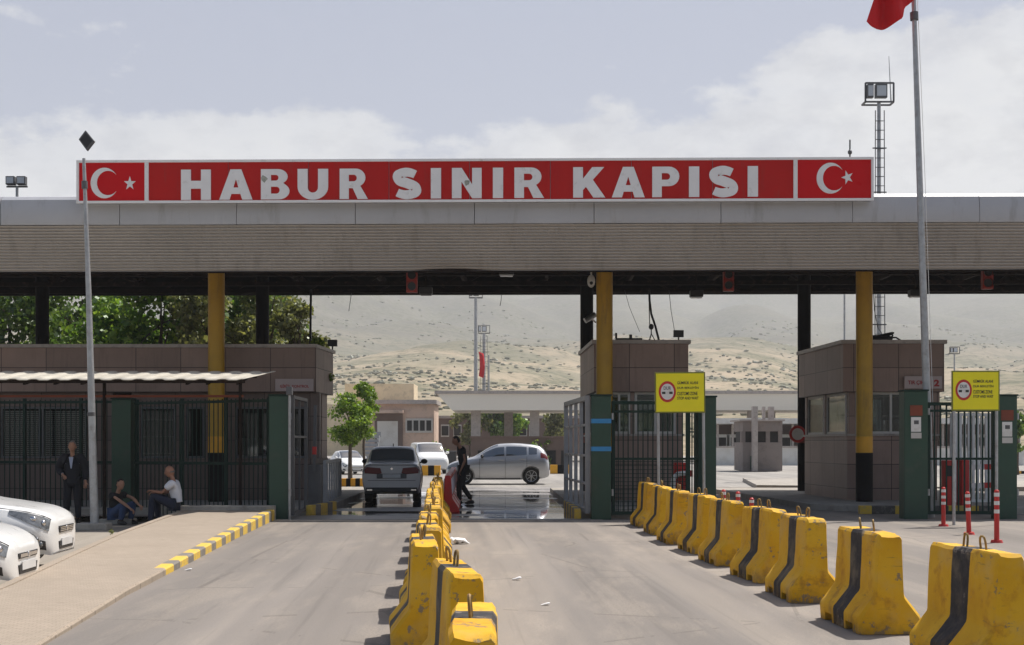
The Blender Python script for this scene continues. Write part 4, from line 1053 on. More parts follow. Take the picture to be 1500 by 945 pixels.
# floodlight mast
def mast(label, px, ytop, d, r, head=True, pxw=8, ladder=True, ant=None, base=0):
    p = Vector((PX(px, d), d, base)); zt = PZ(ytop, d) - base
    t = thing('floodlight_mast', label, 'mast', p)
    bm = nb(); cyl(bm, (0, 0, 0), (0, 0, zt), r * 1.25, r * .8, 10); obj('pole', bm, 'grey', t, smooth=True)
    if ladder:
        bm = nb()
        for s in (-1, 1): bar(bm, (s * r * 2.2, -r * 1.6, 3), (s * r * 1.9, -r * 1.4, zt - .4), .035)
        z = 3.2
        while z < zt - .5: bar(bm, (-r * 2.1, -r * 1.5, z), (r * 2.1, -r * 1.5, z), .03); z += .42
        for z in range(5, int(zt), 2):
            bar(bm, (-r * 3, -r, z), (r * 3, -r, z), .05)
        obj('ladder', bm, 'greyd', t)
    if head:
        k = d / F; bm = nb(); hw, hh = pxw * 2.4 * k, pxw * 1.6 * k
        for z in (0, hh * 2): 
            bar(bm, (-hw, -.1, zt + z), (hw, -.1, zt + z), .07)
        for s in (-1, 1): bar(bm, (s * hw, -.1, zt), (s * hw, -.1, zt + hh * 2), .07)
        bar(bm, (-hw, .5, zt), (hw, .5, zt), .07); bar(bm, (-hw, -.1, zt), (-hw, .5, zt), .07); bar(bm, (hw, -.1, zt), (hw, .5, zt), .07)
        obj('platform', bm, 'greyd', t)
        for q, w in ((-.72, .22), (.05, .42), ):
            bm = nb(); c = Vector((q * hw, -.22, zt + hh * 1.05)); box(bm, (c.x - w * hw, c.y - .12, c.z - hh * .72), (c.x + w * hw, c.y + .14, c.z + hh * .72)); f = obj('floodlight', bm, 'greyd', t, bevel=.02)
            bm = nb(); box(bm, (c.x - w * hw * .78, c.y - .135, c.z - hh * .55), (c.x + w * hw * .78, c.y - .122, c.z + hh * .55)); obj('lens', bm, 'lens', f)
    if ant:
        bm = nb(); cyl(bm, (ant[0], 0, zt), (ant[0] - .1, 0, zt + ant[1]), .03, .012, 6); obj('antenna', bm, 'grey', t)
    return t
mast('tall lattice sided floodlight mast rising behind the canopy at the right', 1287.5, 150, 62, .105, pxw=8.6, ant=(.55, 2.1))
mast('tall thin floodlight mast far behind the middle of the gate', 697, 436, 140, .20, pxw=4, ladder=False)
mast('shorter floodlight mast far behind the gate, beside the taller one', 709, 488, 170, .22, pxw=3.5, ladder=True)
mast('thin distant mast right of the two floodlight masts', 716, 520, 210, .16, head=False, ladder=False)
mast('thin pole standing behind the right booth', 1237, 300, 70, .05, head=False, ladder=False)
mast('distant street lamp mast at the right behind the yellow sign', 1398, 518, 150, .10, pxw=3, ladder=False)
# far flag
bm = nb(); k = 170 / F
for i in range(6):
    pass
pts = [[P(701 + 7 * u + 2 * math.sin(v * 3), 515 + 36 * v + 3 * u, 168) for u in (0, .33, .66, 1)] for v in (0, .2, .4, .6, .8, 1)]
g = [[bm.verts.new((q.x, q.y + .15 * math.sin(i * 2 + j), q.z)) for i, q in enumerate(r_)] for j, r_ in enumerate(pts)]
for j in range(5):
    for i in range(3): bm.faces.new((g[j][i], g[j][i+1], g[j+1][i+1], g[j+1][i]))
o = obj('flag', bm, 'flagcloth', smooth=180); o.modifiers.new('thick', 'SOLIDIFY').thickness = .02; tag(o, 'small distant red flag hanging on the far masts', 'flag')
# floodlight pair standing on the canopy roof
t = thing('roof_floodlight', 'pair of floodlights on a short post on the canopy roof at the far left', 'floodlight', (PX(25, 34), 34, 7.50))
bm = nb(); cyl(bm, (0, 0, -.25), (0, 0, .5), .035); obj('post', bm, 'grey', t)
bm = nb(); bar(bm, (-.26, 0, .5), (.26, 0, .5), .04); obj('crossbar', bm, 'greyd', t)
for q in (-.13, .14):
    bm = nb(); box(bm, (q - .11, -.14, .53), (q + .11, .02, .74)); f = obj('floodlight', bm, 'greyd', t, bevel=.012)
    bm = nb(); box(bm, (q - .085, -.15, .56), (q + .085, -.141, .71)); obj('lens', bm, 'lens', f)
t = thing('surveillance_camera', 'small grey camera on a short stalk on top of the gate sign', 'camera', (PX(1241, 30.8), 30.55, 8.02))
bm = nb(); cyl(bm, (0, 0, 0), (0, 0, .38), .018, seg=8); obj('stalk', bm, 'greyd', t)
bm = nb(); ell(bm, (0, 0, .1), (.05, .05, .06), 2); obj('dome', bm, 'greyd', t, smooth=True)
MT['redsig'] = M('signal_red', (.34, .03, .02), .5, var=.25, dirt=(.08, .02, .02))
# hanging under the canopy
def light(label, px, py, d, red=True):
    p = P(px, py, d); t = thing('traffic_light', label, 'traffic light', p, 0, 'red lane signals under the canopy')
    bm = nb(); box(bm, (-.13, -.08, 0), (.13, .08, .56)); obj('housing', bm, 'redsig', t, bevel=.02)
    for z in (.15, .41):
        bm = nb(); cyl(bm, (0, -.085, z), (0, -.075, z), .095, seg=18); f = obj('lens', bm, 'blackm', t)
        bm = nb(); cyl(bm, (0, -.14, z), (0, -.08, z), .11, .11, 18, cap=False); obj('visor', bm, 'blackm', f)
    bm = nb(); bar(bm, (0, 0, .56), (0, 0, 7.0 - p.z), .05); obj('hanger', bm, 'truss', t)
    return t
light('dull red framed lane signal hanging under the canopy left of the middle', 603.5, 429, 32.2)
light('dull red framed lane signal hanging under the canopy between the right columns', 1067, 427, 33.5)
light('dull red framed lane signal hanging under the canopy at the far right', 1446, 424, 33.0)
def lampbox(label, px, py, d, w=.3, lens='lens'):
    p = P(px, py, d); t = thing('canopy_light', label, 'lamp', p, 0, 'box lamps hung under the canopy')
    bm = nb(); box(bm, (-w/2, -.14, .05), (w/2, .14, .22)); obj('housing', bm, 'blackm', t, bevel=.015)
    bm = nb(); box(bm, (-w*.42, -.11, .02), (w*.42, .11, .048)); obj('lens', bm, lens, t)
    bm = nb(); cyl(bm, (0, 0, .22), (0, 0, 7.0 - p.z), .02, seg=6); obj('hanger', bm, 'truss', t)
    return t
lampbox('dark box lamp hung under the canopy beside the left signal', 624, 434, 34, .32, 'blackm')
lampbox('pale box lamp hung under the canopy near the middle', 742, 406, 33, .36)
lampbox('box lamp hung under the canopy above the middle booth', 1020, 438, 36, .34)
lampbox('box lamp hung under the canopy beside the flag pole', 1341, 437, 36, .34)
def cctv(label, px, py, d, white=True):
    p = P(px, py, d); t = thing('surveillance_camera', label, 'camera', p, 0)
    bm = nb(); ell(bm, (0, 0, 0), (.10, .10, .16), 3); obj('dome', bm, 'whitep' if white else 'greyd', t, smooth=True)
    bm = nb(); ell(bm, (0, -.07, -.05), (.045, .045, .05), 2); obj('lens', bm, 'blackm', t, smooth=True)
    bm = nb(); tube(bm, [(0, 0, .14), (0, 0, .26), (.08, 0, .29), (.2, 0, .29)], .022, 7); obj('arm', bm, 'whitep', t)
    return t
cctv('white dome camera hung left of the middle yellow column', 866, 412, 34.0)
t = thing('surveillance_camera', 'grey bullet camera on the black column behind the middle booth', 'camera', P(866, 466, 41.6))
bm = nb(); cyl(bm, (-.20, -.18, -.10), (.12, -.10, .10), .085, seg=12); obj('housing', bm, 'grey', t, smooth=True)
bm = nb(); cyl(bm, (.0, -.1, -.02), (.14, .1, -.12), .03, seg=8); obj('arm', bm, 'whitep', t)
def cable(label, pts, r=.012):
    bm = nb(); tube(bm, [P(*p) for p in pts], r, 6); tag(obj('hanging_cable', bm, 'blackm'), label, 'cable')
cable('thick black cable hanging to the middle booth roof', [(951, 425, 37), (951.5, 440, 37), (954, 460, 37), (960, 478, 36.7), (965, 498, 36.4)], .030)
cable('thin straight cable hanging to the roof camera of the middle booth', [(950.5, 425, 36.5), (951, 455, 36.3), (952, 482, 36.1)], .012)
cable('thin cable hanging right above the middle booth', [(980, 425, 37), (983, 455, 37), (989, 490, 36)], .008)
cable('thin slanted cable hanging left above the middle booth', [(915, 425, 38), (922, 450, 38), (937, 486, 37.5)], .006)
cable('short thin wire hanging from the canopy edge left of the signal', [(515, 428, 45), (513, 442, 45), (511, 456, 45)], .010)
cable('short thin wire hanging from the canopy edge right of the far mast', [(735, 428, 45), (734, 440, 45), (732.5, 448, 45)], .010)
cable('thin cable hanging beside the right yellow column', [(1279, 425, 38), (1281, 455, 38), (1286, 480, 37), (1294, 492, 36.2)], .010)
cable('thin vertical pipe standing on the office roof near its corner', [(455.5, 425, 43), (455, 470, 40), (454.5, 508, 36)], .035)
# awning of the office
t = thing('awning', 'cream corrugated awning above the bar fence at the left', 'awning', (0, 0, 0))
bm = nb(); n = 264; AD = 27.75; xL, xR = -14.0, PX(356, AD); prev = None
for i in range(n + 1):
    u = i / n; x = xL + (xR - xL) * u; col = []
    for v in (0, .25, .5, .75, 1):
        y = AD + 1.75 * v + (-.08 if i % 2 else .0) * 0; xx = x + (v * .36 if u > .9 else v * .36 * u / .9)
        zz = 2.905 + .25 * v + .016 * max(-.4, min(1, 2.2 * math.cos(i * 2 * PI / 13.2))) + .012 * noise.noise(Vector((x * .8, v, 0)))
        col.append(bm.verts.new((xx, y, zz)))
    if prev:
        for k in range(4): bm.faces.new((prev[k], col[k], col[k+1], prev[k+1]))
    prev = col
o = obj('sheet', bm, 'awning', t, smooth=60, recalc=False); o.modifiers.new('thick', 'SOLIDIFY').thickness = .012
bm = nb(); bar(bm, (xL, AD + .2, 2.88), (xR, AD + .2, 2.88), .05, .08); bar(bm, (xL, AD + 1.5, 3.05), (xR, AD + 1.5, 3.05), .05, .08); obj('purlin', bm, 'truss', t)
for px in (30, 75, 115, 270, 300, 345):
    bm = nb(); x = PX(px, AD); bar(bm, (x, AD + .2, 2.83), (x, AD + 1.7, 3.08), .05); obj('bracket', bm, 'truss', t)
bm = nb(); bar(bm, (xL, AD + 1.6, 2.62), (xR - .3, AD + 1.6, 2.62), .05); obj('lower_rail', bm, 'rustred', t)
for px in (153, 352):
    bm = nb(); x = PX(px, AD + 1.6); bar(bm, (x, AD + 1.6, -.1), (x, AD + 1.6, 3.06), .06); obj('post', bm, 'truss', t)
# litter
def litter(label, px, py, s, z=0):
    g = G(px, py); bm = nb(); vs = ell(bm, (0, 0, s * .3), (s, s * .7, s * .32), 2)
    for v in vs: v.co += Vector((noise.noise(v.co * 14), noise.noise(v.co * 14 + Vector((3, 3, 3))), noise.noise(v.co * 11 + Vector((7, 3, 3))))) * s * .5
    for v in bm.verts: v.co.z = max(.008, v.co.z)
    o = obj('litter', bm, 'litter', smooth=80); o.location = g; tag(o, label, 'litter')
litter('white plastic bag lying beside the middle barriers', 672, 797, .15)
litter('scrap of white paper lying in the right lane', 757, 850, .055)
litter('tiny white scrap lying on the left lane near the painted kerb', 276, 836, .04)
litter('tiny pale scrap lying in the right lane close to the camera', 799, 887, .04)
t = thing('road_sign', 'small round red and white sign on the far black column at the right', 'sign', P(1168.5, 636, 41.7))
bm = nb(); cyl(bm, (0, 0, 0), (0, .02, 0), .26, seg=24); obj('plate', bm, 'redp', t); bm = nb(); cyl(bm, (0, -.006, 0), (0, -.001, 0), .18, seg=24); obj('centre', bm, 'whitep', t)
bm = nb(); bar(bm, (.0, .03, 0), (.2, .1, 0), .04); obj('bracket', bm, 'greyd', t)
# ================================================================== CARS
class Surf:
    def __init__(s, st): s.st = sorted(st, key=lambda r: r[0])
    def row(s, x):
        st = s.st; n = len(st)
        if x <= st[0][0]: return st[0]
        if x >= st[-1][0]: return st[-1]
        for k in range(n - 1):
            if st[k][0] <= x <= st[k+1][0]: break
        a, b = st[k], st[k+1]; h = b[0] - a[0]; t = (x - a[0]) / h; out = [x]
        for c in range(1, len(a)):
            d = (b[c] - a[c]) / h
            d0 = (a[c] - st[k-1][c]) / (a[0] - st[k-1][0]) if k > 0 else d
            d1 = (st[k+2][c] - b[c]) / (st[k+2][0] - b[0]) if k < n - 2 else d
            m0 = 0 if d0 * d <= 0 else 2 * d0 * d / (d0 + d); m1 = 0 if d1 * d <= 0 else 2 * d1 * d / (d1 + d)
            out.append((2*t**3 - 3*t**2 + 1) * a[c] + (t**3 - 2*t**2 + t) * h * m0 + (-2*t**3 + 3*t**2) * b[c] + (t**3 - t**2) * h * m1)
        return out
    def pt(s, x, v, side=1):
        _, zb, zs, zt, wb, wm, ws, wt = s.row(x); k = min(1, max(0, (zt - zs) / .3)); dz = zs - zb
        p = [(0, zb), (wb, zb), (wm - .01, zb + .30 * dz), (wm, zb + .70 * dz), (ws, zs), (wt, zt - .012 - .05 * k), (wt * .75, zt - .006 - .008 * k), (0, zt)]
        if v <= 1: y, z = p[0][0] + (p[1][0] - p[0][0]) * v, zb
        elif v >= 7: y, z = p[7]
        else:
            i = min(6, int(v)); t = v - i
            if i == 4:
                bulge = .018 * k * 4 * t * (1 - t); y = p[4][0] + (p[5][0] - p[4][0]) * t + bulge; z = p[4][1] + (p[5][1] - p[4][1]) * t
            else:
                a, b, c, d = p[max(1, i-1)], p[i], p[i+1], p[i+2] if i < 6 else (-p[6][0], p[6][1])
                if i == 3: d = (c[0] * .97, c[1] + .05)
                if i == 5: a = (b[0] + .02, b[1] - .05)
                f = lambda q: .5 * (2*b[q] + (c[q]-a[q]) * t + (2*a[q] - 5*b[q] + 4*c[q] - d[q]) * t*t + (-a[q] + 3*b[q] - 3*c[q] + d[q]) * t**3)
                y, z = f(0), f(1)
        return Vector((x, y * side, z))
    def nrm(s, x, v, side):
        e = .02; a = s.pt(x + e, v, side) - s.pt(x - e, v, side); b = s.pt(x, min(7, v + .03), side) - s.pt(x, v - .03, side)
        n = a.cross(b); 
        if n.length < 1e-9: return Vector((0, 0, 1))
        n.normalize()
        c = s.pt(x, v, side) - Vector((x, 0, .7))
        return n if n.dot(c) > 0 else -n
VS = [0, 1, 1.25, 1.5, 1.75, 2, 2.25, 2.5, 2.75, 3, 3.25, 3.5, 3.75, 4, 4.25, 4.5, 4.75, 5, 5.25, 5.5, 5.75, 6, 6.33, 6.66, 7]
def car_body(S, wheels, r, mat):
    xs0, xs1 = S.st[0][0], S.st[-1][0]; n = 84
    xs = sorted(set([round(xs0 + (xs1 - xs0) * (k / n), 4) for k in range(n + 1)] + [round(q, 4) for q in (xs0 + .015, xs0 + .03, xs1 - .015, xs1 - .03)]))
    bm = nb(); prev = None
    for x in xs:
        ring = [bm.verts.new(S.pt(x, v, 1)) for v in VS] + [bm.verts.new(S.pt(x, v, -1)) for v in VS[-2:0:-1]]
        if prev:
            m = len(ring)
            for k in range(m): bm.faces.new((prev[k], prev[(k+1) % m], ring[(k+1) % m], ring[k]))
        else: bm.faces.new(ring[::-1])
        prev = ring
    bm.faces.new(prev)
    me = mesh_of('tmp', bm, mat)
    o = bpy.data.objects.new('tmp', me); C.objects.link(o); cut = []
    for (wx, wy) in wheels:
        for s in (-1, 1):
            bm = nb(); cyl(bm, (wx, s * (wy - .26), r), (wx, s * (wy + .3), r), r * 1.17, seg=40)
            c = bpy.data.objects.new('cut', mesh_of('cut', bm, 'trim')); C.objects.link(c); cut.append(c)
            md = o.modifiers.new('b', 'BOOLEAN'); md.operation = 'DIFFERENCE'; md.object = c; md.solver = 'EXACT'
    me2 = evaluated(o)
    for c in cut + [o]: bpy.data.objects.remove(c)
    me2.polygons.foreach_set('use_smooth', [True] * len(me2.polygons)); me2.set_sharp_from_angle(angle=R(34)); me2.name = 'body'
    return me2
def patch(S, x0, x1, v0, v1, off, sides=(1, -1), nx=14, nv=8, full=False):
    bm = nb(); 
    def P_(x, v, s): return S.pt(x, v, s) + S.nrm(x, v, s) * off
    for s in ((1,) if full else sides):
        rows = []
        for i in range(nx + 1):
            x = x0 + (x1 - x0) * i / nx
            va, vb = (v0(x) if callable(v0) else v0), (v1(x) if callable(v1) else v1)
            r_ = [bm.verts.new(P_(x, va + (vb - va) * j / nv, s)) for j in range(nv + 1)]
            if full: r_ += [bm.verts.new(P_(x, vb + (va - vb) * j / nv, -1)) for j in range(1, nv + 1)]
            rows.append(r_)
        for i in range(nx):
            for j in range(len(rows[0]) - 1): bm.faces.new((rows[i][j], rows[i][j+1], rows[i+1][j+1], rows[i+1][j]))
    bm.normal_update()
    for f in bm.faces[:]:
        c = f.calc_center_median()
        if f.normal.dot(c - Vector((c.x * .6, 0, .55))) < 0: f.normal_flip()
    bm.faces.layers.int.new('keep')
    return bm
def wheel(t, x, y, r, s, w=.20):
    bm = nb(); prof = [(-w/2, r * .66), (-w/2, r * .93), (-w/2 + .03, r), (w/2 - .03, r), (w/2, r * .93), (w/2, r * .66)]
    n = 32; rings = []
    for k in range(n): a = 2*PI*k/n; rings.append([bm.verts.new((x + q * math.cos(a), y + d, r + q * math.sin(a))) for d, q in prof])
    for k in range(n):
        A, B = rings[k], rings[(k+1) % n]
        for j in range(5): bm.faces.new((A[j], B[j], B[j+1], A[j+1]))
    ty = obj('wheel', bm, 'tyre', t, smooth=True)
    bm = nb(); yo = y + s * (w/2 - .035); cyl(bm, (x, yo - s * .02, r), (x, yo, r), r * .67, seg=28)
    o = obj('wheel_well', bm, 'trim', ty)
    bm = nb()
    for k in range(7):
        a = 2*PI*k/7 + .3; bar(bm, (x + .04 * math.cos(a), yo + s * .012, r + .04 * math.sin(a)), (x + r * .62 * math.cos(a), yo + s * .012, r + r * .62 * math.sin(a)), .045, .022)
    cyl(bm, (x, yo, r), (x, yo + s * .028, r), .055, seg=14)
    m = 28; A = [bm.verts.new((x + r * .69 * math.cos(2*PI*k/m), yo + s * .03, r + r * .69 * math.sin(2*PI*k/m))) for k in range(m)]; B = [bm.verts.new((x + r * .60 * math.cos(2*PI*k/m), yo + s * .015, r + r * .60 * math.sin(2*PI*k/m))) for k in range(m)]
    for k in range(m): bm.faces.new((A[k], A[(k+1) % m], B[(k+1) % m], B[k]))
    obj('rim', bm, 'rim', ty)
def seam(t, S, x, v0, v1, sides=(1, -1)):
    bm = nb()
    for s in sides: tube(bm, [S.pt(x, v0 + (v1 - v0) * k / 10, s) + S.nrm(x, v0 + (v1 - v0) * k / 10, s) * .001 for k in range(11)], .006, 5)
    obj('door_gap', bm, 'trim', t)
def yz_slab(poly, x0, x1):
    bm = nb(); a = [bm.verts.new((x0, y, z)) for y, z in poly]; b = [bm.verts.new((x1, y, z)) for y, z in poly]; n = len(poly)
    for k in range(n): bm.faces.new((a[k], a[(k+1) % n], b[(k+1) % n], b[k]))
    bm.faces.new(a[::-1]); bm.faces.new(b); return bm
def car(label, loc, rz, st, mat, wx, wy, r, ws, side_win, rear_win, name='parked_car', seams=(), front=None, rear=None, detail=True, cat='car'):
    t = thing(name, label, cat, loc, rz); S = Surf(st)
    obj('body', car_body(S, [(wx[0], wy), (wx[1], wy)], r, mat), None, t)
    obj('windscreen', patch(S, ws[0], ws[1], 5.15, 7, .006, full=True), 'glassd', t, smooth=True)
    obj('rear_window', patch(S, rear_win[0], rear_win[1], 5.2, 7, .006, full=True), 'glassg' if mat == 'greysil' else 'glassd', t, smooth=True)
    for (a, b) in side_win: 
        for s in (1, -1): obj('side_window', patch(S, a, b, 4.14, 4.86, .006, (s,)), 'glassd', t, smooth=True)
    # dark cabin behind the glass reads as depth
    for x in wx:
        for s in (1, -1): wheel(t, x, s * (wy - .10), r, s)
    for x in seams: seam(t, S, x, 1.3, 4.0)
    for s in (1, -1):
        bm = nb(); q = S.pt(ws[0] - .22, 4.05, s); ell(bm, q + Vector((0, s * .13, .07)), (.07, .10, .075), 2); bar(bm, q + Vector((0, s * -.02, .03)), q + Vector((0, s * .10, .05)), .04)
        obj('mirror', bm, 'trim' if mat != 'white' else mat, t, smooth=True)
    for x in seams[1:]:
        for s in (1, -1):
            q = S.pt(x + .16, 3.55, s); bm = nb(); bar(bm, q + Vector((-.09, s * .02, 0)), q + Vector((.09, s * .02, 0)), .025, .03); obj('door_handle', bm, mat, t)
    bm = nb()
    xs = [wx[0] - r * 1.25, wx[1] + r * 1.25]
    for s in (1, -1):
        a, b = S.pt(xs[0], 1.15, s), S.pt(xs[1], 1.15, s); box(bm, (a.x, a.y - .03 * s, a.z - .01), (b.x, a.y + .012 * s, a.z + .07))
    obj('sill_trim', bm, 'trim', t)
    if front: front(t, S)
    if rear: rear(t, S)
    return t
HATCH = [(2.03, .30, .60, .66, .50, .58, .50, .40), (1.95, .24, .70, .77, .66, .74, .64, .52), (1.7, .20, .82, .90, .76, .84, .72, .60), (1.3, .19, .93, 1.01, .78, .86, .76, .64), (.98, .19, 1.0, 1.08, .78, .86, .78, .68), (.80, .19, 1.02, 1.17, .78, .86, .785, .67), (.25, .19, 1.04, 1.49, .78, .86, .785, .60), (-.05, .19, 1.05, 1.585, .78, .86, .785, .59), (-.6, .19, 1.07, 1.615, .78, .86, .785, .58), (-1.2, .20, 1.11, 1.58, .78, .86, .78, .57), (-1.6, .22, 1.14, 1.51, .76, .85, .76, .56), (-1.78, .25, 1.13, 1.40, .74, .84, .75, .57), (-1.92, .30, 1.05, 1.16, .70, .80, .72, .58), (-2.0, .34, .84, .90, .62, .72, .64, .5)]
def hatch_rear(t, S):
    for s in (1, -1):
        bm = patch(S, -1.66, -1.93, 3.55, 4.35, .012, (s,), 8, 6); obj('tail_lamp', bm, 'tail', t, smooth=True)
        bm = patch(S, -1.97, -1.6, 1.3, 2.3, .010, (s,), 8, 6); obj('bumper_trim', bm, 'silver', t, smooth=True)
def hatch_front(t, S):
    for s in (1, -1): obj('headlight', patch(S, 1.55, 1.96, 3.2, 4.2, .01, (s,), 8, 6), 'headl', t, smooth=True)
c = G(728, 709)
car('silver hatchback crossing sideways behind the gate', (PX(729, 53.6), 54.0, .004), PI + R(1.5), HATCH, 'silver', (1.30, -1.30), .80, .335, (.84, .0), [(.62, -.24), (-.32, -1.12), (-1.2, -1.52)], (-1.66, -1.90), 'car', (.72, -.28, -1.12), hatch_front, hatch_rear)
SEDAN = [(2.25, .3, .60, .66, .50, .6, .5, .4), (2.1, .22, .74, .82, .68, .76, .64, .5), (1.6, .2, .88, .96, .72, .79, .68, .56), (1.0, .19, .98, 1.05, .73, .80, .71, .6), (.8, .19, 1.0, 1.12, .73, .80, .72, .60), (.2, .19, 1.02, 1.46, .73, .80, .73, .58), (-.2, .19, 1.03, 1.53, .73, .80, .735, .58), (-.8, .19, 1.05, 1.53, .73, .80, .735, .58), (-1.1, .2, 1.05, 1.46, .73, .80, .735, .585), (-1.6, .22, 1.05, 1.16, .73, .80, .725, .61), (-1.75, .24, 1.05, 1.10, .73, .80, .72, .61), (-2.05, .27, 1.035, 1.08, .72, .79, .70, .61), (-2.17, .30, 1.01, 1.05, .71, .785, .685, .60), (-2.215, .33, .97, 1.01, .68, .765, .66, .57)]
def sedan_rear(t, S):
    xr = -2.215
    for s in (1, -1):
        pl = [(s * .26, .80), (s * .40, .78), (s * .72, .80), (s * .735, .90), (s * .66, .97), (s * .30, .94)]
        obj('tail_lamp', yz_slab(pl if s > 0 else pl[::-1], xr - .03, xr + .08), 'tail', t, bevel=.01)
        obj('side_lamp', patch(S, -2.19, -1.95, 3.1, 3.75, .012, (s,), 6, 5), 'tail', t, smooth=True)
        bm = nb(); box(bm, (xr - .032, s * .52, .335), (xr + .02, s * .66, .375)); obj('exhaust_trim', bm, 'chrome', t)
    bm = nb(); box(bm, (xr - .018, -.40, .66), (xr + .01, .40, .79)); obj('plate_recess', bm, 'greyd', t, bevel=.008)
    bm = nb(); box(bm, (xr - .026, -.24, .675), (xr - .019, .24, .775)); obj('number_plate', bm, 'plate', t)
    bm = nb(); box(bm, (xr - .022, -.69, .30), (xr + .03, .69, .42)); obj('bumper_trim', bm, 'trim', t, bevel=.01)
    bm = nb(); box(bm, (xr - .008, -.64, .60), (xr + .01, .64, .612)); obj('boot_gap', bm, 'trim', t)
    bm = nb(); cyl(bm, (xr - .02, 0, .92), (xr + .02, 0, .92), .032, seg=16); obj('badge', bm, 'chrome', t)
    bm = nb(); slab_xz(bm, [(-.78, 1.53), (-.62, 1.53), (-.80, 1.60)], -.012, .012); obj('roof_antenna', bm, 'trim', t)
    bm = nb(); bar(bm, (xr - .012, -.58, 1.035), (xr - .012, .58, 1.035), .03, .02); obj('spoiler_lip', bm, 'greysil', t)
car('grey silver saloon car driving in through the left lane, seen from behind', (PX(576, 38.6), 38.9, .004), R(90 + 3.2), SEDAN, 'greysil', (1.35, -1.32), .755, .33, (.84, .05), [(.6, -.28), (-.36, -1.05)], (-1.12, -1.62), 'car', (.7, -.32, -1.15), None, sedan_rear)
# white parked cars at the left edge, their noses over the sidewalk kerb
SUV = [(2.12, .27, .72, .78, .36, .42, .38, .30), (2.108, .25, .76, .82, .46, .53, .47, .37), (2.075, .235, .80, .86, .57, .65, .57, .45), (2.0, .26, .86, .925, .70, .80, .68, .52), (1.80, .24, .93, 1.005, .79, .89, .77, .62), (1.4, .24, 1.0, 1.075, .82, .91, .82, .70), (.95, .24, 1.04, 1.12, .82, .91, .82, .72), (.78, .24, 1.06, 1.18, .82, .91, .82, .71), (.15, .24, 1.08, 1.56, .82, .91, .82, .64), (-.2, .24, 1.09, 1.65, .82, .91, .82, .63), (-1.4, .24, 1.12, 1.64, .82, .91, .81, .62), (-1.8, .28, 1.1, 1.45, .8, .89, .79, .62), (-2.05, .34, 1.0, 1.1, .74, .84, .7, .56)]
COMP = [(2.12, .20, .54, .59, .35, .41, .36, .28), (2.108, .19, .58, .63, .45, .52, .46, .35), (2.075, .185, .62, .675, .56, .64, .56, .43), (2.0, .21, .68, .745, .68, .77, .65, .5), (1.78, .2, .77, .845, .76, .85, .73, .58), (1.35, .2, .86, .94, .78, .87, .78, .65), (.85, .2, .94, 1.02, .78, .87, .78, .68), (.65, .2, .96, 1.09, .78, .87, .78, .66), (.05, .2, .98, 1.39, .78, .87, .78, .60), (-.3, .2, .99, 1.46, .78, .87, .78, .59), (-1.2, .2, 1.03, 1.44, .78, .87, .77, .58), (-1.7, .24, 1.03, 1.25, .76, .85, .75, .58), (-2.05, .3, .9, .96, .7, .8, .66, .5)]
lowz = lambda st, f: [(q[0], q[1]) + tuple(z * (f if q[0] > 1.2 else f + (1 - f) * max(0, min(1, (1.2 - q[0]) / 1.0))) for z in q[2:4]) + q[4:] for q in st]
SUV = lowz(SUV, .87); COMP = lowz(COMP, .90)
def white_front(dh):
    def f(t, S):
        xf = S.st[-1][0]; row = S.st[-1]; zb, zs = row[1], row[2]
        for s in (1, -1):
            obj('headlight', patch(S, xf - .52, xf - .05, lambda x: 3.0 + 1.5 * max(0, xf - x - .08), lambda x: 4.02, .010, (s,), 14, 6), 'headl', t, smooth=True)
            bm = nb(); ell(bm, S.pt(xf - .10, 3.5, s) + S.nrm(xf - .10, 3.5, s) * .004, (.03, .05, .045), 2); ell(bm, S.pt(xf - .22, 3.6, s) + S.nrm(xf - .22, 3.6, s) * .004, (.05, .03, .04), 2); obj('lamp_lens', bm, 'chrome', t, smooth=True)
            q = S.pt(xf - .05, 2.1, s)
            bm = patch(S, xf - .24, xf - .075, lambda x: 1.55, lambda x: 2.25 - 1.6 * max(0, xf - .13 - x), .008, (s,), 8, 5); obj('fog_lamp_recess', bm, 'trim', t, smooth=True)
            bm = nb(); c_ = S.pt(xf - .12, 1.95, s) + S.nrm(xf - .12, 1.95, s) * .012; ell(bm, c_, (.03, .045, .045), 2); obj('fog_lamp', bm, 'headl', t, smooth=True)
        zg0, zg1 = zb + .66 * (zs - zb), zs - .012
        obj('grille', yz_slab([(-.34, zg0 + .02), (.34, zg0 + .02), (.37, zg1), (-.37, zg1)], xf - .03, xf + .014), 'trim', t, bevel=.008)
        bm = nb()
        for k in range(3): z = zg0 + .035 + k * (zg1 - zg0 - .05) / 2.6; box(bm, (xf + .012, -.32, z), (xf + .020, .32, z + .013))
        obj('grille_bar', bm, 'chrome', t)
        bm = nb(); cyl(bm, (xf + .01, 0, (zg0 + zg1) / 2 + .01), (xf + .024, 0, (zg0 + zg1) / 2 + .01), .036, seg=16); obj('badge', bm, 'chrome', t)
        obj('lower_grille', yz_slab([(-.32, zb + .03), (.32, zb + .03), (.36, zb + .14), (-.36, zb + .14)], xf - .03, xf + .012), 'trim', t, bevel=.006)
        bm = nb(); box(bm, (xf + .010, -.26, zb + .075), (xf + .022, .26, zb + .175)); obj('number_plate', bm, 'plate', t)
        for s in (1, -1): 
            bm = nb(); tube(bm, [S.pt(x, 4.3, s) + Vector((0, 0, .002)) for x in (xf - .05, xf - .12, xf - .3, xf - .7, xf - 1.2)], .009, 5); obj('bonnet_gap', bm, 'trim', t)
    return f
MT['lens2'] = MT['lens']
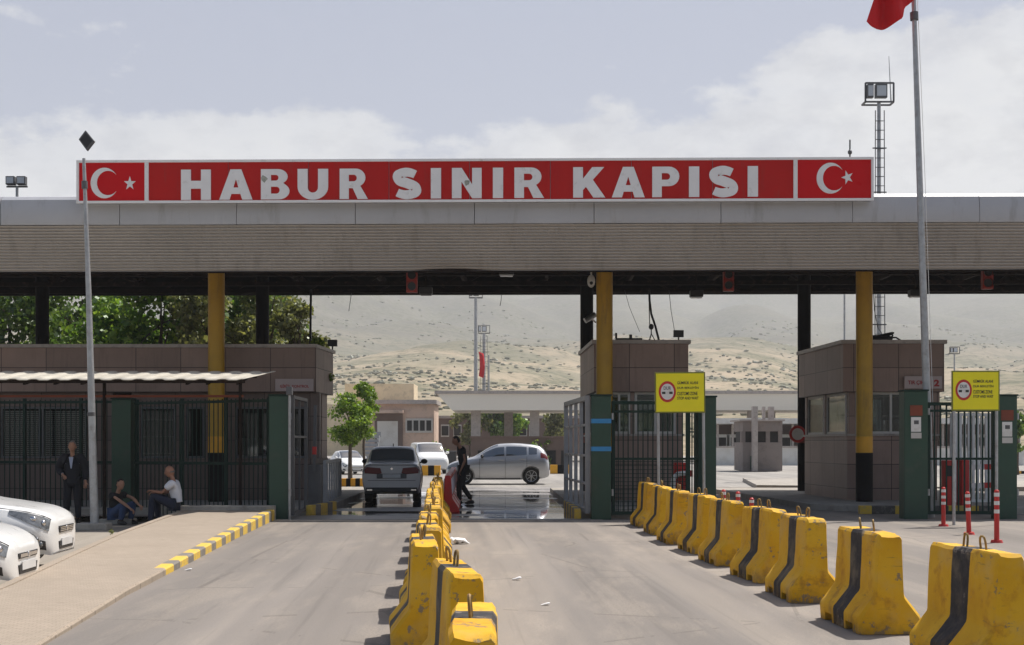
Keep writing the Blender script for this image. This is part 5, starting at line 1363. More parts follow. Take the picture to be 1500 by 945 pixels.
car('white off-road style car parked with its nose towards the sidewalk, the farther of two', (-6.16 - 2.12, 18.75, GZ), R(3), SUV, 'white', (1.32, -1.35), .85, .35, (.80, -.02), [(.5, -.3), (-.4, -1.2)], (-1.7, -2.0), 'parked_car', (.62, -.35, -1.25), white_front(0))
car('white low car parked at the left edge, the nearer of two', (-5.66 - 2.12, 15.85, GZ), R(3), COMP, 'white', (1.28, -1.3), .81, .32, (.70, -.1), [(.4, -.4), (-.5, -1.2)], (-1.5, -1.9), 'parked_car', (.5, -.45, -1.25), white_front(1))
VAN = [(2.1, .3, .7, .76, .6, .7, .6, .5), (2.0, .24, .82, .9, .72, .8, .7, .58), (1.5, .2, .98, 1.06, .78, .86, .78, .66), (1.2, .2, 1.02, 1.14, .78, .86, .78, .68), (.7, .2, 1.04, 1.52, .78, .86, .78, .66), (.4, .2, 1.05, 1.66, .78, .86, .78, .66), (-1.8, .2, 1.05, 1.68, .78, .86, .78, .66), (-2.0, .24, 1.04, 1.6, .76, .85, .76, .64), (-2.05, .3, 1.0, 1.4, .72, .82, .72, .6)]
car('white van standing far behind the saloon car', (PX(627, 74), 74, .004), R(-78), VAN, 'white', (1.3, -1.3), .80, .32, (1.16, .55), [(.6, -.2)], (-1.9, -2.04), 'van', (.6,), None, None, cat='van')
_c = car('small white car parked far away beside the street tree', (PX(511, 72), 72, .004), R(-70), COMP, 'white', (1.28, -1.3), .81, .32, (.70, -.1), [(.4, -.4), (-.5, -1.2)], (-1.5, -1.9), 'parked_car', (), white_front(1)); _c.scale = (.85, .85, .85)

# ================================================================== PEOPLE
def skinned(name, verts, edges, radii, mat, parent, extra=None, sub=1, mats=None, label=None):
    me = bpy.data.meshes.new(name); me.from_pydata([tuple(v) for v in verts], edges, [])
    o = bpy.data.objects.new('tmp', me); C.objects.link(o)
    md = o.modifiers.new('skin', 'SKIN'); md.use_smooth_shade = True; md.branch_smoothing = .6
    if not me.skin_vertices:
        bpy.context.view_layer.objects.active = o
        me.skin_vertices.new() if hasattr(me.skin_vertices, 'new') else None
    if not me.skin_vertices:
        bm = nb(); bm.from_mesh(me); lay = bm.verts.layers.skin.verify(); bm.to_mesh(me); bm.free()
    for i, sv in enumerate(me.skin_vertices[0].data):
        r = radii[i]; sv.radius = (r, r) if not isinstance(r, tuple) else r; sv.use_root = (i == 0)
    s2 = o.modifiers.new('sub', 'SUBSURF'); s2.levels = sub; s2.render_levels = sub
    m2 = evaluated(o); bpy.data.objects.remove(o)
    bm = nb(); bm.from_mesh(m2)
    if extra: extra(bm)
    ms = mats or [mat]
    bm.to_mesh(m2); bm.free(); m2.name = name; m2.materials.clear()
    for m in ms: m2.materials.append(MT[m])
    m2.polygons.foreach_set('use_smooth', [True] * len(m2.polygons))
    return obj(name, m2, None, parent, label=label)
V = Vector
def person(label, loc, rz, J, top='dark', legs='jean', skin='skin', hair='hair', sleeve=1., jacket=None, bald=False, hand_curl=.6, group=None, scale=1.):
    """J: joints in a frame where the person faces +X and +Y is their left"""
    t = thing('person', label, 'person', loc, rz); t.scale = (scale,) * 3
    J = {k: V(v) for k, v in J.items()}
    vs, es, rs = [], [], []
    def add(p, r, par=None):
        vs.append(V(p)); rs.append(r)
        if par is not None: es.append((par, len(vs) - 1))
        return len(vs) - 1
    pel = add(J['pel'], .085); waist = add(J['pel'].lerp(J['chest'], .5), .075, pel); ch = add(J['chest'], .062, waist)
    nk = add(J['neck'], .048, ch); hb = add(J['neck'].lerp(J['head'], .55), .05, nk); add(J['head'], .06, hb)
    for s in 'LR':
        sh = add(J['sh' + s], .030, ch); el = add(J['el' + s], .036, sh); fm = add(J['el' + s].lerp(J['wr' + s], .35), .038, el); wr = add(J['wr' + s], .027, fm)
        d = (J['wr' + s] - J['el' + s]).normalized(); side = d.cross(V((0, 0, 1))); side = side.normalized() if side.length > .2 else V((1, 0, 0))
        nrm_ = d.cross(side).normalized()
        if nrm_.z > 0: nrm_ = -nrm_
        pm = add(J['wr' + s] + d * .05, .032, wr)
        for k in range(4):
            o_ = (k - 1.5) * .018; ln = (.062, .074, .078, .066)[k]
            a = add(J['wr' + s] + d * .092 + side * o_, .010, pm); b = add(vs[a] + (d * .8 + nrm_ * hand_curl).normalized() * ln * .5, .009, a); add(vs[b] + (d * .45 + nrm_ * hand_curl * 1.6).normalized() * ln * .5, .007, b)
        ts = 1 if s == 'R' else -1
        a = add(J['wr' + s] + d * .045 + side * .038 * ts, .011, pm); add(vs[a] + (d * .7 + side * .5 * ts + nrm_ * .2).normalized() * .045, .009, a)
        hp = add(J['hip' + s], .085, pel); kn = add(J['kn' + s], .056, hp); cf = add(J['kn' + s].lerp(J['an' + s], .3), .054, kn); an = add(J['an' + s], .036, cf)
        ft = J['toe' + s] - J['an' + s]; add(J['an' + s] + ft * .5 + V((0, 0, -.02)), .035, an); 
    fdir = J.get('face', V((1, 0, 0))).normalized(); up = V((0, 0, 1)); up = (up - fdir * up.dot(fdir)).normalized() if abs(fdir.z) < .9 else up; lf = up.cross(fdir)
    rot = Matrix((fdir, lf, up)).transposed(); hc = J['head']
    def headgeo(bm):
        r = bmesh.ops.create_icosphere(bm, subdivisions=3, radius=1)
        for v in r['verts']:
            x, y, z = v.co; p = V((x * .098, y * .076, z * .122))
            if z < 0: p.y *= 1 - .28 * (-z); p.x *= 1 - .10 * (-z)
            if x > .3 and z < -.55: p.x += .012
            if x > .5 and -.05 < z < .25 and .2 < abs(y) < .6: p.x -= .010
            if x > .8 and abs(y) < .25 and -.35 < z < .05: p.x += .018
            v.co = hc + rot @ p
        for s in (1, -1): ell(bm, hc + rot @ V((-.008, s * .078, -.01)), (.018, .010, .030), 1)
        pts = [bm.verts.new(hc + rot @ V(q)) for q in ((.092, 0, .03), (.098, .018, -.035), (.098, -.018, -.035), (.124, 0, -.028), (.09, 0, -.045))]
        for q in ((0, 1, 3), (0, 3, 2), (1, 4, 3), (3, 4, 2)): bm.faces.new([pts[i] for i in q])
        n0 = len(bm.faces)
        bm.faces.ensure_lookup_table(); base = len(bm.faces)
        for s in (1, -1): ell(bm, hc + rot @ V((.083, s * .030, .018)), (.010, .015, .009), 1)
        for s in (1, -1): ell(bm, hc + rot @ V((.086, s * .032, .042)), (.010, .022, .005), 1)
        ell(bm, hc + rot @ V((.092, 0, -.066)), (.008, .024, .005), 1)
        bm.faces.ensure_lookup_table()
        for f in bm.faces[base:]: f.material_index = 1
    skinned('body', vs, es, rs, skin, t, headgeo, 1, [skin, 'hair'])
    # hair
    bm = nb(); r = bmesh.ops.create_icosphere(bm, subdivisions=3, radius=1)
    for v in r['verts']:
        x, y, z = v.co; v.co = V((x * .106 - .006, y * .083, z * .128 + .006))
    lim = (lambda p: p.z > .045 + p.x * .55 if p.x > 0 else p.z > -.06) if not bald else (lambda p: p.z < .035 and p.z > -.05 and p.x < .01)
    bmesh.ops.delete(bm, geom=[v for v in bm.verts if not lim(v.co)], context='VERTS')
    for v in bm.verts: v.co = hc + rot @ (v.co * (1 + random.uniform(-.015, .02)))
    if len(bm.faces): obj('hair', bm, hair, t, smooth=180)
    else: bm.free()
    # shirt
    def garment(name, mat, o, sl, hem):
        vs2, es2, rs2 = [], [], []
        def ad(p, r, par=None):
            vs2.append(V(p)); rs2.append(r)
            if par is not None: es2.append((par, len(vs2) - 1))
            return len(vs2) - 1
        w = ad(J['pel'].lerp(J['chest'], .45), .140 + o); h = ad(J['pel'] + (J['pel'] - J['chest']) * hem, .150 + o, w); c = ad(J['chest'].lerp(J['neck'], .15), .165 + o, w); n = ad(J['neck'].lerp(J['chest'], .12), .092 + o * .3, c)
        for s in 'LR':
            m = ad(J['chest'].lerp(J['sh' + s], .55) + V((0, 0, .02)), .12 + o, c); a = ad(J['sh' + s], .088 + o * .8, m); e = J['el' + s]
            if sl <= .55: ad(J['sh' + s].lerp(e, sl / .55 * .75), .074 + o, a)
            else:
                b = ad(e, .062 + o * .6, a); ad(e.lerp(J['wr' + s], .92), .046 + o * .4, b)
        return skinned(name, vs2, es2, rs2, mat, t, None, 2)
    garment('shirt', top, 0, sleeve, -.05 if jacket is None else 0.)
    if jacket: garment('jacket', jacket, .055, 1., .42)
    vs2, es2, rs2 = [V(J['pel'])], [], [.135]
    for s in 'LR':
        b = len(vs2); vs2 += [V(J['hip' + s]), J['hip' + s].lerp(J['kn' + s], .5), V(J['kn' + s]), J['kn' + s].lerp(J['an' + s], .5), V(J['an' + s]) + V((0, 0, .01))]; rs2 += [.115, .10, .082, .072, .062]
        es2 += [(0, b), (b, b+1), (b+1, b+2), (b+2, b+3), (b+3, b+4)]
    skinned('trousers', vs2, es2, rs2, legs, t, None, 2)
    for s in 'LR':
        a, b = J['an' + s], J['toe' + s]; d = (b - a); d.z = 0; d.normalize()
        bm = nb(); tube(bm, [V((a.x, a.y, b.z + .035)) - d * .075, V((a.x, a.y, b.z + .055)) - d * .05, V((a.x, a.y, b.z + .055)) + d * .04, V((b.x, b.y, b.z + .035)) - d * .03, V((b.x, b.y, b.z + .028)) + d * .03], [.02, .05, .052, .042, .012], 10)
        for v in bm.verts: v.co.z = max(v.co.z, b.z + .001)
        obj('shoe', bm, 'shoe', t, smooth=True)
    return t, J
# man in a suit, standing, one hand at his waist
p = (PX(104, 29.6), 29.7, GZ)
tm, JJ = person('man in a dark suit and pale shirt standing by the bar fence', p, R(-80), dict(pel=(0, 0, .92), chest=(0, 0, 1.24), neck=(.005, 0, 1.46), head=(.035, 0, 1.615), shL=(0, .185, 1.385), elL=(-.03, .27, 1.12), wrL=(.06, .27, .88), shR=(0, -.185, 1.385), elR=(-.06, -.29, 1.13), wrR=(.15, -.17, 1.03), hipL=(0, .09, .88), knL=(.02, .11, .48), anL=(0, .12, .08), toeL=(.15, .14, .0), hipR=(0, -.09, .88), knR=(.02, -.11, .48), anR=(-.01, -.13, .08), toeR=(.14, -.16, .0), face=(1, -.1, -.08)), 'shirtb', 'suit', 'skin', 'hairg', 1., 'suit', scale=1.03)
bm = nb(); slab = nb(); slab_xz(bm, [(-.045, 1.40), (.045, 1.40), (.012, 1.16), (-.012, 1.16)], 0, .012)
mm = Matrix.Rotation(R(90), 4, 'Z'); bmesh.ops.transform(bm, matrix=Matrix.Translation((.212, 0, 0)) @ mm, verts=bm.verts[:]); obj('shirt_front', bm, 'shirtb', tm)
# seated man in white, in profile, on the sidewalk edge
zs_ = sz(28.4) + .012
p = (PX(259, 28.5), 28.45, 0)
z0 = zs_
person('bald man in a white shirt seated on the sidewalk edge, facing left', p, PI, dict(pel=(-.02, 0, z0 + .13), chest=(.02, 0, z0 + .46), neck=(.075, 0, z0 + .66), head=(.135, 0, z0 + .80), shL=(.04, .18, z0 + .58), elL=(.24, .21, z0 + .37), wrL=(.45, .13, z0 + .40), shR=(.04, -.18, z0 + .58), elR=(.24, -.21, z0 + .36), wrR=(.46, -.12, z0 + .36), hipL=(.05, .09, z0 + .12), knL=(.46, .13, z0 + .31), anL=(.50, .13, GZ + .09), toeL=(.66, .14, GZ), hipR=(.05, -.09, z0 + .12), knR=(.44, -.13, z0 + .29), anR=(.40, -.13, GZ + .09), toeR=(.56, -.14, GZ), face=(1, .05, -.18)), 'shirtw', 'navy', 'skind', 'hairg', .5, None, True)
# seated man in jeans, arms over his knees
bm = nb(); box(bm, (-.35, -.22, 0), (.35, .22, .12)); st_ = obj('kerb_stone', bm, 'concrete', bevel=.02); st_.location = (PX(170, 29.3), 29.45, GZ); tag(st_, 'low concrete block under the seated man in jeans', 'block')
p = (PX(165, 29.2), 29.35, GZ); z0 = .12
person('young man in dark top and blue jeans seated with arms over knees', p, R(-28), dict(pel=(0, 0, z0 + .12), chest=(.04, 0, z0 + .42), neck=(.11, 0, z0 + .60), head=(.165, 0, z0 + .735), shL=(.07, .18, z0 + .52), elL=(.36, .17, z0 + .44), wrL=(.60, .10, z0 + .30), shR=(.07, -.18, z0 + .52), elR=(.34, -.20, z0 + .40), wrR=(.56, -.13, z0 + .24), hipL=(.06, .09, z0 + .11), knL=(.40, .14, .46), anL=(.33, .13, .08), toeL=(.49, .15, 0), hipR=(.06, -.09, z0 + .11), knR=(.38, -.13, .44), anR=(.30, -.13, .08), toeR=(.46, -.15, 0), face=(1, -.25, -.10)), 'dark', 'jean', 'skin', 'hair', .35)
# walker inside the gate
p = (PX(679, 35.8), 35.8, .006)
person('man in dark clothes walking past the red barriers with his head bent forward', p, PI + R(12), dict(pel=(0, 0, .95), chest=(.03, 0, 1.27), neck=(.10, 0, 1.50), head=(.195, 0, 1.635), shL=(.05, .18, 1.42), elL=(.0, .23, 1.14), wrL=(.10, .20, .90), shR=(.05, -.18, 1.42), elR=(-.03, -.23, 1.14), wrR=(.05, -.21, .88), hipL=(0, .09, .91), knL=(.14, .10, .50), anL=(.12, .10, .09), toeL=(.28, .11, 0), hipR=(0, -.09, .91), knR=(.02, -.10, .49), anR=(-.22, -.10, .12), toeR=(-.08, -.11, .0), face=(1, .1, -.30)), 'dark', 'dark', 'skind', 'hair', .4, scale=1.02)
# ================================================================== TREES
def leafcloud(bm, c, s, n, size, droop=.3, rnd=random):
    for _ in range(n):
        while True:
            q = V((rnd.uniform(-1, 1), rnd.uniform(-1, 1), rnd.uniform(-1, 1)))
            if q.length < 1: break
        q = q * (.55 + .45 * q.length)
        p = V(c) + V((q.x * s[0], q.y * s[1], q.z * s[2]))
        a = V((rnd.gauss(0, 1), rnd.gauss(0, 1), rnd.gauss(0, 1) - droop)).normalized(); b = a.orthogonal().normalized()
        b = (Matrix.Rotation(rnd.uniform(0, 6.3), 3, a) @ b); L = size * rnd.uniform(.6, 1.4); w = L * rnd.uniform(.32, .55)
        vs = [bm.verts.new(p), bm.verts.new(p + a * L * .5 + b * w), bm.verts.new(p + a * L), bm.verts.new(p + a * L * .5 - b * w)]
        bm.faces.new(vs)
def tree(label, x, y, z0, h, rad, zc0, mat, n=2600, clumps=26, size=.16, name='leafy_tree', group=None, seed=1, droop=.3, tr=.10, narrow=1., lean=0):
    rnd = random.Random(seed)
    t = thing(name, label, 'tree', (x, y, z0), 0, group)
    bm = nb(); zc = (zc0 + h) / 2
    pts = [V((0, 0, 0)), V((rnd.uniform(-.1, .1), 0, zc0 * .5)), V((lean * .5, rnd.uniform(-.1, .1), zc0 + (h - zc0) * .25)), V((lean, 0, zc0 + (h - zc0) * .7))]
    tube(bm, pts, [tr * 1.2, tr, tr * .75, tr * .25], 9)
    cl = []
    for k in range(clumps):
        a = rnd.uniform(0, 2*PI); u = rnd.uniform(-1, 1); rr = math.sqrt(max(0, 1 - u * u)) * rnd.uniform(.35, 1)
        cl.append(V((lean * (.5 + u * .5) + math.cos(a) * rr * rad * narrow, math.sin(a) * rr * rad, zc + u * (h - zc0) / 2 * .86)))
    for c in cl[:12]:
        b = pts[2].lerp(pts[3], rnd.uniform(0, .8)); tube(bm, [b, b.lerp(c, .5) + V((0, 0, .15)), c], [tr * .4, tr * .25, tr * .08], 6)
    obj('trunk', bm, 'bark', t, smooth=True)
    bm = nb()
    for c in cl:
        s = rad * rnd.uniform(.28, .5); leafcloud(bm, c, (s, s, s * .8), int(n / clumps * rnd.uniform(.6, 1.4)), size, droop, rnd)
    obj('crown', bm, mat, t, recalc=False)
    return t
tg = 'trees growing behind the gate office'
tree('dark leafy tree at the far left edge behind the office', -18.4, 50, 0, 8.3, 2.3, 3.6, 'leaf_dark', 9500, 36, .19, group=tg, seed=3)
tree('dark green tree between the left black column and the lamp post', -15.0, 50.5, 0, 7.0, 1.6, 3.4, 'leaf_bright', 6500, 28, .18, group=tg, seed=4)
tree('bright green tree with broad leaves behind the lamp post', -12.6, 49, 0, 8.0, 2.2, 3.3, 'leaf_bright', 9500, 36, .20, group=tg, seed=5)
tree('dense dark tree left of the yellow column, narrow leaves', -9.9, 52, 0, 8.6, 2.2, 3.4, 'leaf_dark', 9500, 38, .16, 'leafy_tree', tg, 6, .8)
tree('olive feathery tree behind the left yellow column', -10.6, 47.5, 0, 7.4, 1.5, 3.4, 'leaf_olive', 4800, 30, .15, 'leafy_tree', tg, 17, .9)
tree('pale olive tree showing right of the left yellow column', -8.8, 49, 0, 8.2, 1.6, 3.2, 'leaf_olive', 5200, 30, .15, 'leafy_tree', tg, 8, .9)
tree('thin airy olive tree at the right end of the office roof', -7.55, 48.5, 0, 7.0, .95, 3.4, 'leaf_olive', 2200, 20, .14, 'leafy_tree', tg, 9, .6)
tree('dark tree standing behind the left black column', -17.0, 54, 0, 9.0, 2.2, 3.4, 'leaf_dark', 8000, 32, .18, group=tg, seed=12)
tree('young bright street tree beside the office corner', PX(513, 60), 60, 0, 3.75, 1.0, 1.55, 'leaf_young', 6500, 30, .115, 'street_tree', None, 11, .3, .09)
tree('small upper crown of a street tree behind the young bright tree', PX(535, 62), 62, 0, 4.4, .62, 2.9, 'leaf_young', 2600, 16, .115, 'street_tree', None, 14, .3, .06)
wg = 'willow like trees under the far canopy'
for k, (px, h, rd) in enumerate(((688, 4.3, 1.2), (722, 4.5, 1.3), (748, 4.4, 1.1), (812, 4.0, 1.0))):
    tree(('olive tree left of the pale far column', 'dark drooping tree between the far columns', 'light drooping tree right of the far dark column', 'olive bush like tree near the open grey leaf')[k], PX(px, 136), 136 + k, 0, h * 1.33, rd * 1.4, 1.8, ('leaf_olive', 'leaf_dark', 'leaf_bright', 'leaf_olive')[k], 2200, 18, .32, 'far_tree', wg, 30 + k, 1.2)
tree('small green tree at the right edge behind the last pillar', PX(1490, 70), 70, 0, 3.2, .7, 1.0, 'leaf_dark', 900, 12, .2, 'far_tree', None, 41)
for k, (px, d, s) in enumerate(((642, 80, .55), (790, 84, .5))):
    t = thing('shrub', ('small pale shrub behind the white van', 'small green shrub behind the silver hatchback')[k], 'shrub', (PX(px, d), d, 0)); bm = nb(); rnd = random.Random(k)
    for q in range(7): leafcloud(bm, (rnd.uniform(-s, s), rnd.uniform(-s, s), .5 + rnd.uniform(0, 1.0)), (.4, .4, .4), 60, .16, .3, rnd)
    obj('leaves', bm, 'leaf_young', t, recalc=False); bm = nb(); tube(bm, [(0, 0, 0), (0, 0, .6), (.1, 0, 1.2)], [.04, .03, .01], 6); obj('stem', bm, 'bark', t)
# tuft at the office roof and weeds
for k, (p, s, lab) in enumerate(((V((PX(463, 36), 36, 4.15)), .16, 'green weed tuft growing on the office roof edge'), (V((-4.93, 36.9, 3.3)), .12, 'green weed hanging at the office wall corner'), (G(163, 782, .12), .04, 'yellowish weed tuft at the car park kerb'))):
    bm = nb(); leafcloud(bm, (0, 0, s * .7), (s, s, s * .8), 90, s * .6, -.5, random.Random(k)); o = obj('weed', bm, 'leaf_olive' if k == 2 else 'leaf_young', recalc=False); o.location = p; tag(o, lab, 'plant')

# ================================================================== FAR BUILDINGS
def far(name, label, cat='building'): return thing(name, label, cat, (0, 0, 0))
D = 120.
MT['creamclean'] = M('cream_fascia', (.82, .76, .66), .6, var=.03, scale=.1)
MT['boothgrey'] = M('far_booth_concrete', (.25, .21, .19), .85, var=.1, scale=.8, dirt=(.15, .12, .11))
t = far('far_canopy', 'long cream inspection canopy across the yard behind the gate', 'canopy')
xa, xb, xc = PX(640, D), PX(662, D), PX(1330, D); zt, zb = PZ(577, D), PZ(601, D)
bm = nb(); slab_xz(bm, [(xa, zt), (xc, zt), (xc, zb), (xb, zb)], D, D + 12); obj('roof_edge', bm, 'creamclean', t)
bm = nb(); box(bm, (xa - .2, D - .15, zt + .003), (xc, D + 12, zt + .28)); obj('roof_cap', bm, 'cap', t)
for px, dd in ((697, D + 2), (783, D + 2), (745, D + 9), (1102, D + 2), (1128, D + 8), (1300, D + 2)):
    bm = nb(); x = PX(px, dd); box(bm, (x - .42, dd - .4, 0), (x + .42, dd + .4, zb)); obj('column', bm, 'cap', t)
t = far('border_building', 'pinkish two part building with a white shutter and window row beyond the yard')
d = 135.
def bb(nm, px0, px1, y0, y1, dd, mt, dep=.3, par=None):
    bm = nb(); box(bm, (PX(px0, d), dd, PZ(y1, d)), (PX(px1, d), dd + dep, PZ(y0, d))); return obj(nm, bm, mt, par or t)
bb('wall', 540, 636, 590, 668, d, 'pink', 8)
bb('roof_edge', 534, 640, 586, 592, d - .5, 'cap', 9)
bb('upper_wall', 488, 596, 556, 589, d + 9.5, 'pale', 6)
bb('side_wing', 470, 539, 592, 668, d + 1, 'pale', 7)
bb('door_recess', 549, 590, 606, 668, d - .12, 'brownwall', .11); bb('shutter', 553, 583, 617, 668, d - .25, 'whitew', .1)
bb('canopy_slab', 545, 592, 601, 605.5, d - 1.6, 'pink', 1.55)
w = bb('window', 594, 634, 613, 634, d - .12, 'frame', .1)
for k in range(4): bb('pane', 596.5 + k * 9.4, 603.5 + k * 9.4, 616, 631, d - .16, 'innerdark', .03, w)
w = bb('window', 531, 541, 616, 634, d + .8, 'frame', .15); bb('pane', 532.5, 539.5, 618, 632, d + .75, 'innerdark', .03, w)
t = far('border_building', 'low brown building with dark openings beyond the far canopy')
d = 148.
bb('wall', 640, 850, 612, 668, d, 'brownwall', 6); bb('roof_edge', 638, 852, 609, 613, d - .3, 'cap', 6.6)
for px in (646, 664, 760, 775, 812): 
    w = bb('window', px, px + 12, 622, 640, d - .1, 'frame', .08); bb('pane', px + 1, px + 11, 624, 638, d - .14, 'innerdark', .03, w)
t = far('yard_wall', 'low brown yard wall with dark openings behind the silver hatchback', 'wall'); d = 84.
bb('wall', 690, 838, 641, 690, d, 'brownwall', .6)
for px in (700, 738, 800, 822): bb('opening', px, px + 14, 660, 686, d - .06, 'innerdark', .05)
bb('coping', 688, 840, 639, 641.5, d - .1, 'brownwall', .8)
# pale yard structures at the right
t = far('yard_wall', 'long white yard wall beyond the gate at the right', 'wall'); d = 100.
bb('wall', 1040, 1500, 656, 682, d, 'whitew', .5); bb('coping', 1040, 1500, 653.5, 656, d - .1, 'cap', .7)
t = far('parking_shelter', 'low white roofed shelter with dark bays behind the far booth', 'shelter'); d = 108.
bb('roof', 1040, 1500, 613, 621, d - 1, 'whitew', 8); bb('back_wall', 1040, 1500, 621, 668, d + 5, 'brownwall', .4)
for px in range(1050, 1500, 22): bb('post', px, px + 3, 621, 668, d, 'cap', .2)
for k, px in enumerate((1056, 1078, 1150, 1420, 1440, 1486)):
    c_ = thing('parked_truck', 'far white truck under the shelter, ' + ('leftmost', 'second from the left', 'right of the far booth', 'left one of two behind the right gate', 'right one of two behind the right gate', 'at the right edge')[k], 'truck', (PX(px, d + 2), d + 2, 0), 0, 'far trucks under the shelter')
    bm = nb(); box(bm, (-.5, 0, .5), (.5, 2, 2.35)); obj('body', bm, 'whitew', c_, bevel=.05); bm = nb(); box(bm, (-.42, -.02, 1.4), (.42, -.005, 2.1)); obj('windscreen', bm, 'innerdark', c_)
    bm = nb()
    for s in (-.4, .4): cyl(bm, (s - .1, .4, .36), (s + .1, .4, .36), .36, seg=14)
    obj('wheel', bm, 'tyre', c_)
t = far('far_booth', 'square concrete booth between columns far behind the gate at the right', 'booth'); d = 78.
bb('wall', 1088, 1146, 648, 690, d, 'boothgrey', 3); bb('upper_wall', 1088, 1146, 617, 632, d - .05, 'boothgrey', 3.1); bb('window_band', 1089, 1143, 632, 648, d + .12, 'innerdark', 2.5)
for px in (1086, 1104, 1122, 1140): bb('pier', px, px + 6, 632, 648, d + .02, 'boothgrey', .4)
bb('door', 1099, 1107, 668, 688, d - .06, 'green', .05); bb('roof_cap', 1083, 1149, 614.5, 617, d - .2, 'cap', 3.5)
bb('column', 1099, 1106, 596, 690, d - .9, 'cap', .5)
for px in (1122, 1131): bb('column', px, px + (7, 4, 8)[(1099, 1122, 1131).index(px)], 595, 614, d + 1, 'cap', .3)
# outdoor steel stair and kerb blocks
t = far('outdoor_stair', 'pale grey stepped steel stair beside the pinkish building', 'stair'); d = 78.
for k in range(9):
    bb('step', 524 + k * .9, 550, 690 - k * 6 - 4.5, 690 - k * 6, d + k * .28, 'greyp', .3)
bb('guard', 525, 551, 632, 640, d + 2.8, 'greyp', .05)
def striped(label, px0, px1, y0, y1, d, per=8):
    t = thing('striped_kerb_block', label, 'kerb', (0, 0, 0), 0, 'yellow and black blocks in the yard'); n = max(2, int((px1 - px0) / per))
    for k in range(n):
        a = px0 + (px1 - px0) * k / n; b = px0 + (px1 - px0) * (k + 1) / n
        bb2 = nb(); box(bb2, (PX(a, d), d, PZ(y1, d)), (PX(b, d), d + .4, PZ(y0, d))); obj('block', bb2, 'colband' if k % 2 == 0 else 'colblk', t)
striped('yellow and black block before the white van', 618, 645, 682, 697, 66, 9)
striped('yellow and black block right of the silver hatchback', 806, 838, 681, 694, 72, 9)
striped('yellow and white painted kerb left of the saloon car', 500, 534, 701, 714, 50.5, 6)
striped('yellow and black kerb seen past the right gate pillar', 1488, 1520, 690, 697, 72, 8)
def cabinet(label, px0, px1, y0, y1, d):
    t = thing('utility_cabinet', label, 'cabinet', (0, 0, 0)); bm = nb(); box(bm, (PX(px0, d), d, 0), (PX(px1, d), d + .8, PZ(y0, d))); obj('body', bm, 'blackm', t, bevel=.03)
    bm = nb(); box(bm, (PX(px0, d) - .03, d - .03, PZ(y0, d) + .002), (PX(px1, d) + .03, d + .83, PZ(y0, d) + .06)); obj('lid', bm, 'greyd', t)
cabinet('dark cabinet standing between the van and the walking man', 650, 668, 662, 690, 76)
# ================================================================== HAZE
bm = nb(); box(bm, (-3500, -40, -1.5), (3500, 3500, 430)); hz_o = obj('haze', bm, 'creamc')
hm = bpy.data.materials.new('haze_air'); hm.use_nodes = True; tt = hm.node_tree; tt.nodes.clear()
out = tt.nodes.new('ShaderNodeOutputMaterial'); pv = tt.nodes.new('ShaderNodeVolumePrincipled')
pv.inputs['Color'].default_value = (.88, .92, .98, 1); pv.inputs['Density'].default_value = .00025; pv.inputs['Anisotropy'].default_value = .15
tt.links.new(pv.outputs[0], out.inputs['Volume']); hz_o.data.materials.clear(); hz_o.data.materials.append(hm); hz_o['kind'] = 'stuff'; hz_o['label'] = 'thin pale haze in the air over the whole plain'

# ================================================================== SKY, SUN, CAMERA
SUN = Vector((.42, .36, 1.0)).normalized()
el = math.asin(SUN.z); az = math.atan2(SUN.x, SUN.y)
w = bpy.data.worlds.new('World'); SC.world = w; w.use_nodes = True; t = w.node_tree; bg = t.nodes['Background']
sk = N(t, 'ShaderNodeTexSky', sky_type='NISHITA'); sk.sun_disc = False; sk.sun_elevation = el; sk.sun_rotation = az; sk.air_density = 1.2; sk.dust_density = 3.0
tc = N(t, 'ShaderNodeTexCoord'); sp = N(t, 'ShaderNodeSeparateXYZ'); t.links.new(tc.outputs['Generated'], sp.inputs[0])
mp = N(t, 'ShaderNodeMapping'); mp.inputs['Scale'].default_value = (1, 1, 1.9); mp.inputs['Location'].default_value = (9.12, 9., 3.); t.links.new(tc.outputs['Generated'], mp.inputs[0])
puff = noi(t, mp.outputs[0], 5.0, 9, .57); fine = noi(t, mp.outputs[0], 22, 6, .6)
z = sp.outputs['Z']
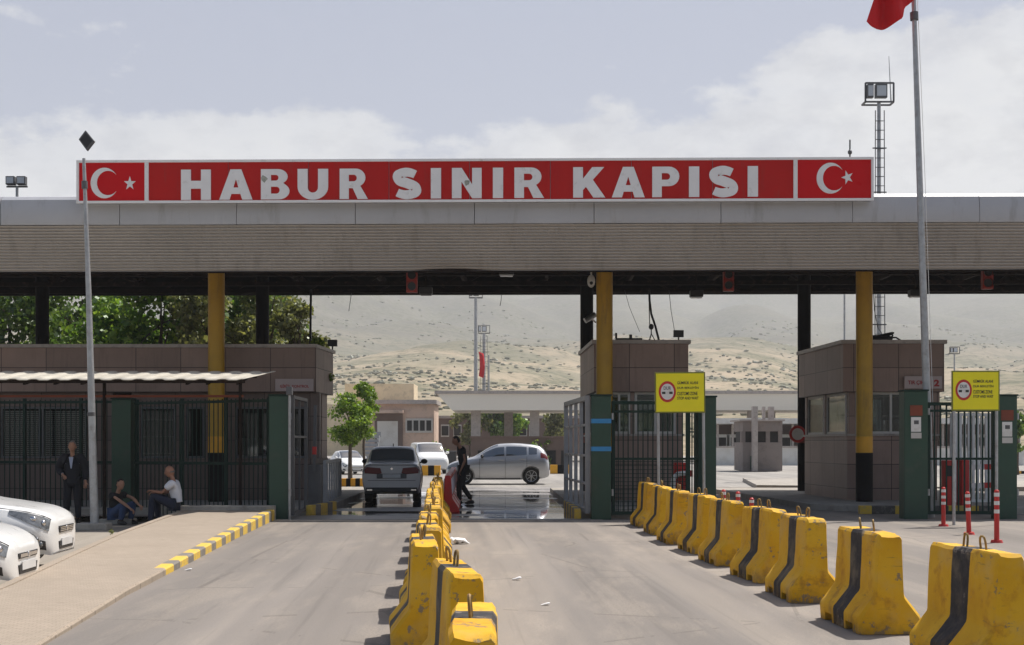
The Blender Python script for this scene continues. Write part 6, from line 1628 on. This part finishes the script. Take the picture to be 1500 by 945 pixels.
# heap clouds banked up to about 15 degrees, looser ones above
bank = mth(t, 'MULTIPLY_ADD', z, -4.2, 1.02); bank = mth(t, 'MAXIMUM', bank, mth(t, 'MULTIPLY_ADD', z, -.9, .215))
rgt = mth(t, 'MULTIPLY', sp.outputs['X'], .34)
f = mth(t, 'ADD', mth(t, 'ADD', puff, mth(t, 'MULTIPLY', bank, .74)), mth(t, 'MULTIPLY_ADD', fine, .10, -.05)); f = mth(t, 'ADD', f, rgt)
cl = ramp(t, f, [(.525, 0.), (.575, .72), (.76, 1.)])
shade = ramp(t, mth(t, 'ADD', fine, mth(t, 'MULTIPLY', puff, .6)), [(.55, (5.1, 5.1, 5.3)), (.90, (7.3, 7.3, 7.3))])
ahead = mth(t, 'MULTIPLY_ADD', sp.outputs['Y'], .9, .55, clamp=True)
lowz = mth(t, 'MULTIPLY_ADD', z, -2.6, 1.75, clamp=True)
veil = mix(t, mth(t, 'MULTIPLY', mth(t, 'MULTIPLY', lowz, ahead), .82), sk.outputs[0], (3.85, 4.12, 5.25))
col = mix(t, mth(t, 'MULTIPLY', mth(t, 'MULTIPLY', cl, mth(t, 'MULTIPLY_ADD', ahead, .6, .4)), .92), veil, shade)
t.links.new(col, bg.inputs['Color']); bg.inputs['Strength'].default_value = .095
L = bpy.data.lights.new('sun', 'SUN'); L.energy = 5.0; L.angle = R(.53); L.color = (1, .955, .89)
lo = bpy.data.objects.new('sun', L); C.objects.link(lo); lo.rotation_euler = SUN.to_track_quat('Z', 'Y').to_euler(); lo.location = (0, 0, 60)
cam = bpy.data.cameras.new('camera'); co = bpy.data.objects.new('camera', cam); C.objects.link(co)
co.location = (0, 0, H); co.rotation_euler = (R(90), 0, 0); cam.sensor_width = 36; cam.lens = 48; cam.shift_y = (YH - 472.5) / 1500; cam.clip_end = 9000; cam.clip_start = .1
SC.camera = co
SC.render.engine = 'CYCLES'; SC.cycles.use_denoising = True; SC.cycles.max_bounces = 8; SC.cycles.volume_bounces = 1; SC.cycles.transparent_max_bounces = 12
SC.cycles.use_adaptive_sampling = True; SC.cycles.caustics_reflective = False; SC.cycles.caustics_refractive = False
SC.view_settings.view_transform = 'Standard'; SC.view_settings.look = 'None'; SC.view_settings.exposure = .16; SC.view_settings.gamma = 1; SC.view_settings.use_curve_mapping = False
SC.render.resolution_x, SC.render.resolution_y = 1024, 645
